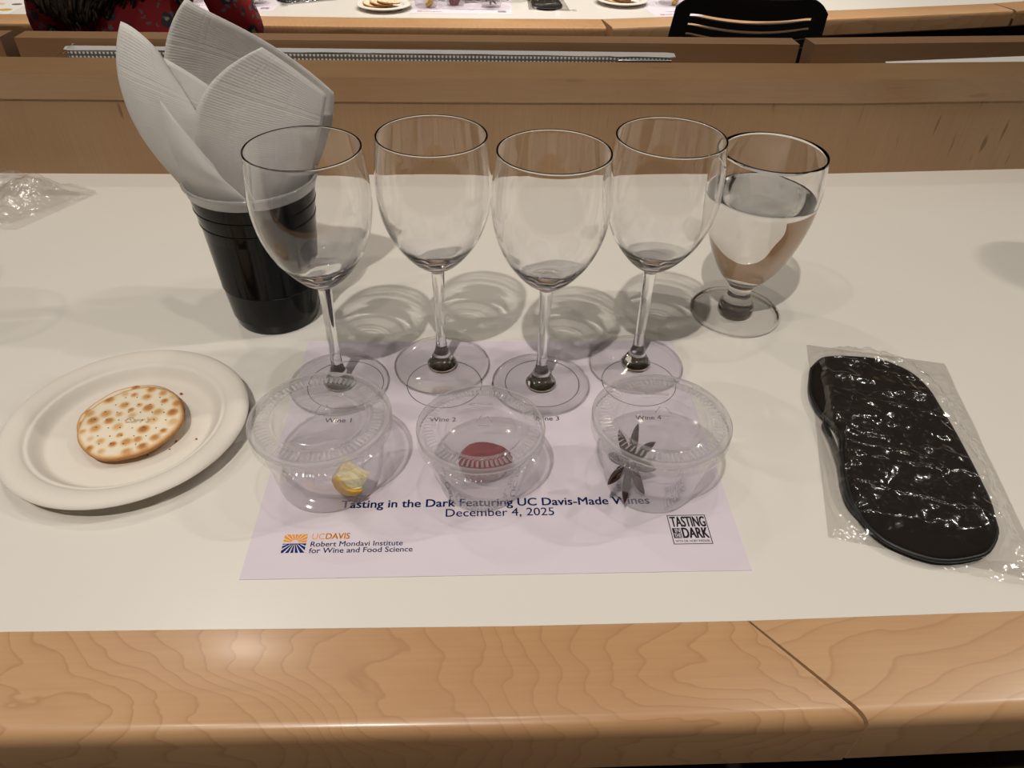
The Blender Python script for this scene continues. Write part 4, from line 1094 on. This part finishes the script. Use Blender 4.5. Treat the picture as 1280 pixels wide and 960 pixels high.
def person():
    bx, by, bz = -800, 1880, -455
    t = thing('person', 'person in a red floral shirt with long brown wavy hair, seated at the front desk', 'person', (bx, by, bz))
    def q(x, y, z): return (x-bx, y-by, z-bz)
    skin = principled('skin', srgb(205, 160, 130), 0.5)
    nd = {'pelvis': (q(-800, 1870, -360), (150, 105)), 'waist': (q(-800, 1900, -230), (128, 92)), 'chest': (q(-800, 1945, -80), (150, 105)), 'upper': (q(-800, 1975, 20), (120, 80)),
          'neck': (q(-805, 1992, 92), (52, 54)), 'jaw': (q(-815, 2022, 150), (62, 78)), 'head': (q(-825, 2030, 235), (74, 92)), 'crown': (q(-826, 2022, 290), (50, 62))}
    lk = [('pelvis', 'waist'), ('waist', 'chest'), ('chest', 'upper'), ('upper', 'neck'), ('neck', 'jaw'), ('jaw', 'head'), ('head', 'crown')]
    for s_, n_ in ((-1, 'l'), (1, 'r')):
        nd['sh'+n_] = (q(-800+s_*168, 1968, 22), (56, 56)); 
        nd['el'+n_] = (q(-800+s_*230+(14 if s_ > 0 else 0), 1965, -178), (44, 44)); nd['wr'+n_] = (q(-800+s_*150, 2190, -122), (27, 22)); nd['ha'+n_] = (q(-800+s_*120, 2262, -146), (34, 15))
        lk += [('upper', 'sh'+n_), ('sh'+n_, 'el'+n_), ('el'+n_, 'wr'+n_), ('wr'+n_, 'ha'+n_)]
        for k in range(4):
            off = (k-1.5)*17
            nd['f%d%s' % (k, n_)] = (q(-800+s_*(112-off*s_*0)+off, 2305+6*(1.5-abs(k-1.5)), -152), (8, 8)); nd['g%d%s' % (k, n_)] = (q(-800+s_*108+off, 2338+10*(1.5-abs(k-1.5)), -160), (7, 7))
            lk += [('ha'+n_, 'f%d%s' % (k, n_)), ('f%d%s' % (k, n_), 'g%d%s' % (k, n_))]
        nd['hip'+n_] = (q(-800+s_*95, 1890, -385), (88, 84)); nd['kn'+n_] = (q(-800+s_*120, 2130, -400), (60, 60)); nd['an'+n_] = (q(-800+s_*125, 2090, -830), (38, 38)); nd['toe'+n_] = (q(-800+s_*130, 2230, -885), (38, 22))
        lk += [('pelvis', 'hip'+n_), ('hip'+n_, 'kn'+n_), ('kn'+n_, 'an'+n_), ('an'+n_, 'toe'+n_)]
    skin_mesh('body', nd, lk, skin, t)
    m, nt, out = newmat('red_floral_cloth'); p = N(nt, 'BsdfPrincipled'); L(nt, p.outputs[0], out.inputs[0]); p.inputs['Roughness'].default_value = 0.85
    v = coords(nt, (1, 1, 1)); nz = N(nt, 'TexNoise'); nz.inputs['Scale'].default_value = 60; L(nt, v, nz.inputs['Vector'])
    va = N(nt, 'VectorMath'); va.operation = 'SCALE'; va.inputs['Scale'].default_value = 0.02; L(nt, nz.outputs['Color'], va.inputs[0])
    vb = N(nt, 'VectorMath'); vb.operation = 'ADD'; L(nt, v, vb.inputs[0]); L(nt, va.outputs[0], vb.inputs[1])
    vo = N(nt, 'TexVoronoi'); vo.inputs['Scale'].default_value = 24; L(nt, vb.outputs[0], vo.inputs['Vector'])
    vo2 = N(nt, 'TexVoronoi'); vo2.inputs['Scale'].default_value = 42; L(nt, vb.outputs[0], vo2.inputs['Vector'])
    c = mixc(nt, ramp_bw(nt, vo.outputs['Distance'], 0.40, 0.36), (0.30, 0.010, 0.016), (0.03, 0.034, 0.055))
    c = mixc(nt, ramp_bw(nt, vo2.outputs['Distance'], 0.26, 0.20), c, (0.12, 0.13, 0.14))
    c = mixc(nt, ramp_bw(nt, vo.outputs['Distance'], 0.20, 0.16), c, (0.42, 0.34, 0.22))
    c = mixc(nt, ramp_bw(nt, vo.outputs['Distance'], 0.09, 0.07), c, (0.10, 0.012, 0.012))
    L(nt, c, p.inputs['Base Color'])
    sn = {k: (nd[k][0], (nd[k][1][0]+9, nd[k][1][1]+9)) for k in ('pelvis', 'waist', 'chest', 'upper', 'shl', 'shr', 'ell', 'elr')}
    sn['nk'] = (q(-802, 1984, 62), (62, 64))
    for s_, n_ in ((-1, 'l'), (1, 'r')): sn['wr'+n_] = (q(-800+s_*158, 2172, -124), (36, 32))
    sl = [('pelvis', 'waist'), ('waist', 'chest'), ('chest', 'upper'), ('upper', 'nk'), ('upper', 'shl'), ('upper', 'shr'), ('shl', 'ell'), ('shr', 'elr'), ('ell', 'wrl'), ('elr', 'wrr')]
    skin_mesh('floral_shirt', sn, sl, m, t)
    tn = {k: (nd[k][0], (nd[k][1][0]+8, nd[k][1][1]+8)) for k in ('pelvis', 'hipl', 'hipr', 'knl', 'knr', 'anl', 'anr')}
    skin_mesh('trousers', tn, [('pelvis', 'hipl'), ('pelvis', 'hipr'), ('hipl', 'knl'), ('hipr', 'knr'), ('knl', 'anl'), ('knr', 'anr')], principled('dark_trousers', (0.02, 0.02, 0.03), 0.9), t)
    # hair: many wavy locks hanging from the crown over the back
    hm, nt, out = newmat('brown_hair'); p = N(nt, 'BsdfPrincipled'); L(nt, p.outputs[0], out.inputs[0]); p.inputs['Roughness'].default_value = 0.45
    g = noise(nt, coords(nt, (90, 90, 12)), 1.0, 3)
    L(nt, ramp(nt, g, [(0.3, (0.012, 0.008, 0.006)), (0.55, (0.035, 0.022, 0.013)), (0.75, (0.12, 0.075, 0.04))]), p.inputs['Base Color'])
    rnd = random.Random(3); bm = bmesh.new()
    for k in range(520):
        a = rnd.uniform(-3.0, -0.14); u = rnd.random(); deep = rnd.random()
        st = Vector((-826+40*math.cos(a), 2026+36*math.sin(a), 322-18*u))
        mid = Vector((-826+88*math.cos(a), 2026+104*math.sin(a), 215))
        xl = -858+150*math.cos(a)
        low = Vector((xl+rnd.uniform(-14, 14), 1850+42*abs(math.cos(a))**2+26*deep, -4))
        xe = -872+118*math.cos(a)+rnd.uniform(-18, 18)
        end = Vector((xe, 1826+40*abs(math.cos(a))**2+24*deep, -118+0.30*abs(xe+905)+rnd.uniform(-12, 26)))
        m2 = mid*0.42+low*0.58+Vector((0, -10, 8))
        pts = spline([tuple(st), tuple(mid), tuple(m2), tuple(low), tuple(end)], 7)
        ph = rnd.random()*1.6+xl*0.02
        pts = [q(x+10*math.sin(z*0.045+ph), y+7*math.cos(z*0.05+ph), z) for x, y, z in pts]
        r0 = rnd.uniform(4.5, 8.0); n_ = len(pts)-1
        tube_bm(bm, pts, [r0*(1-0.55*max(0, (i/n_-0.7)/0.3)**2) for i in range(n_+1)], 6)
    finish('hair', bm, hm, t)
    return t
person()
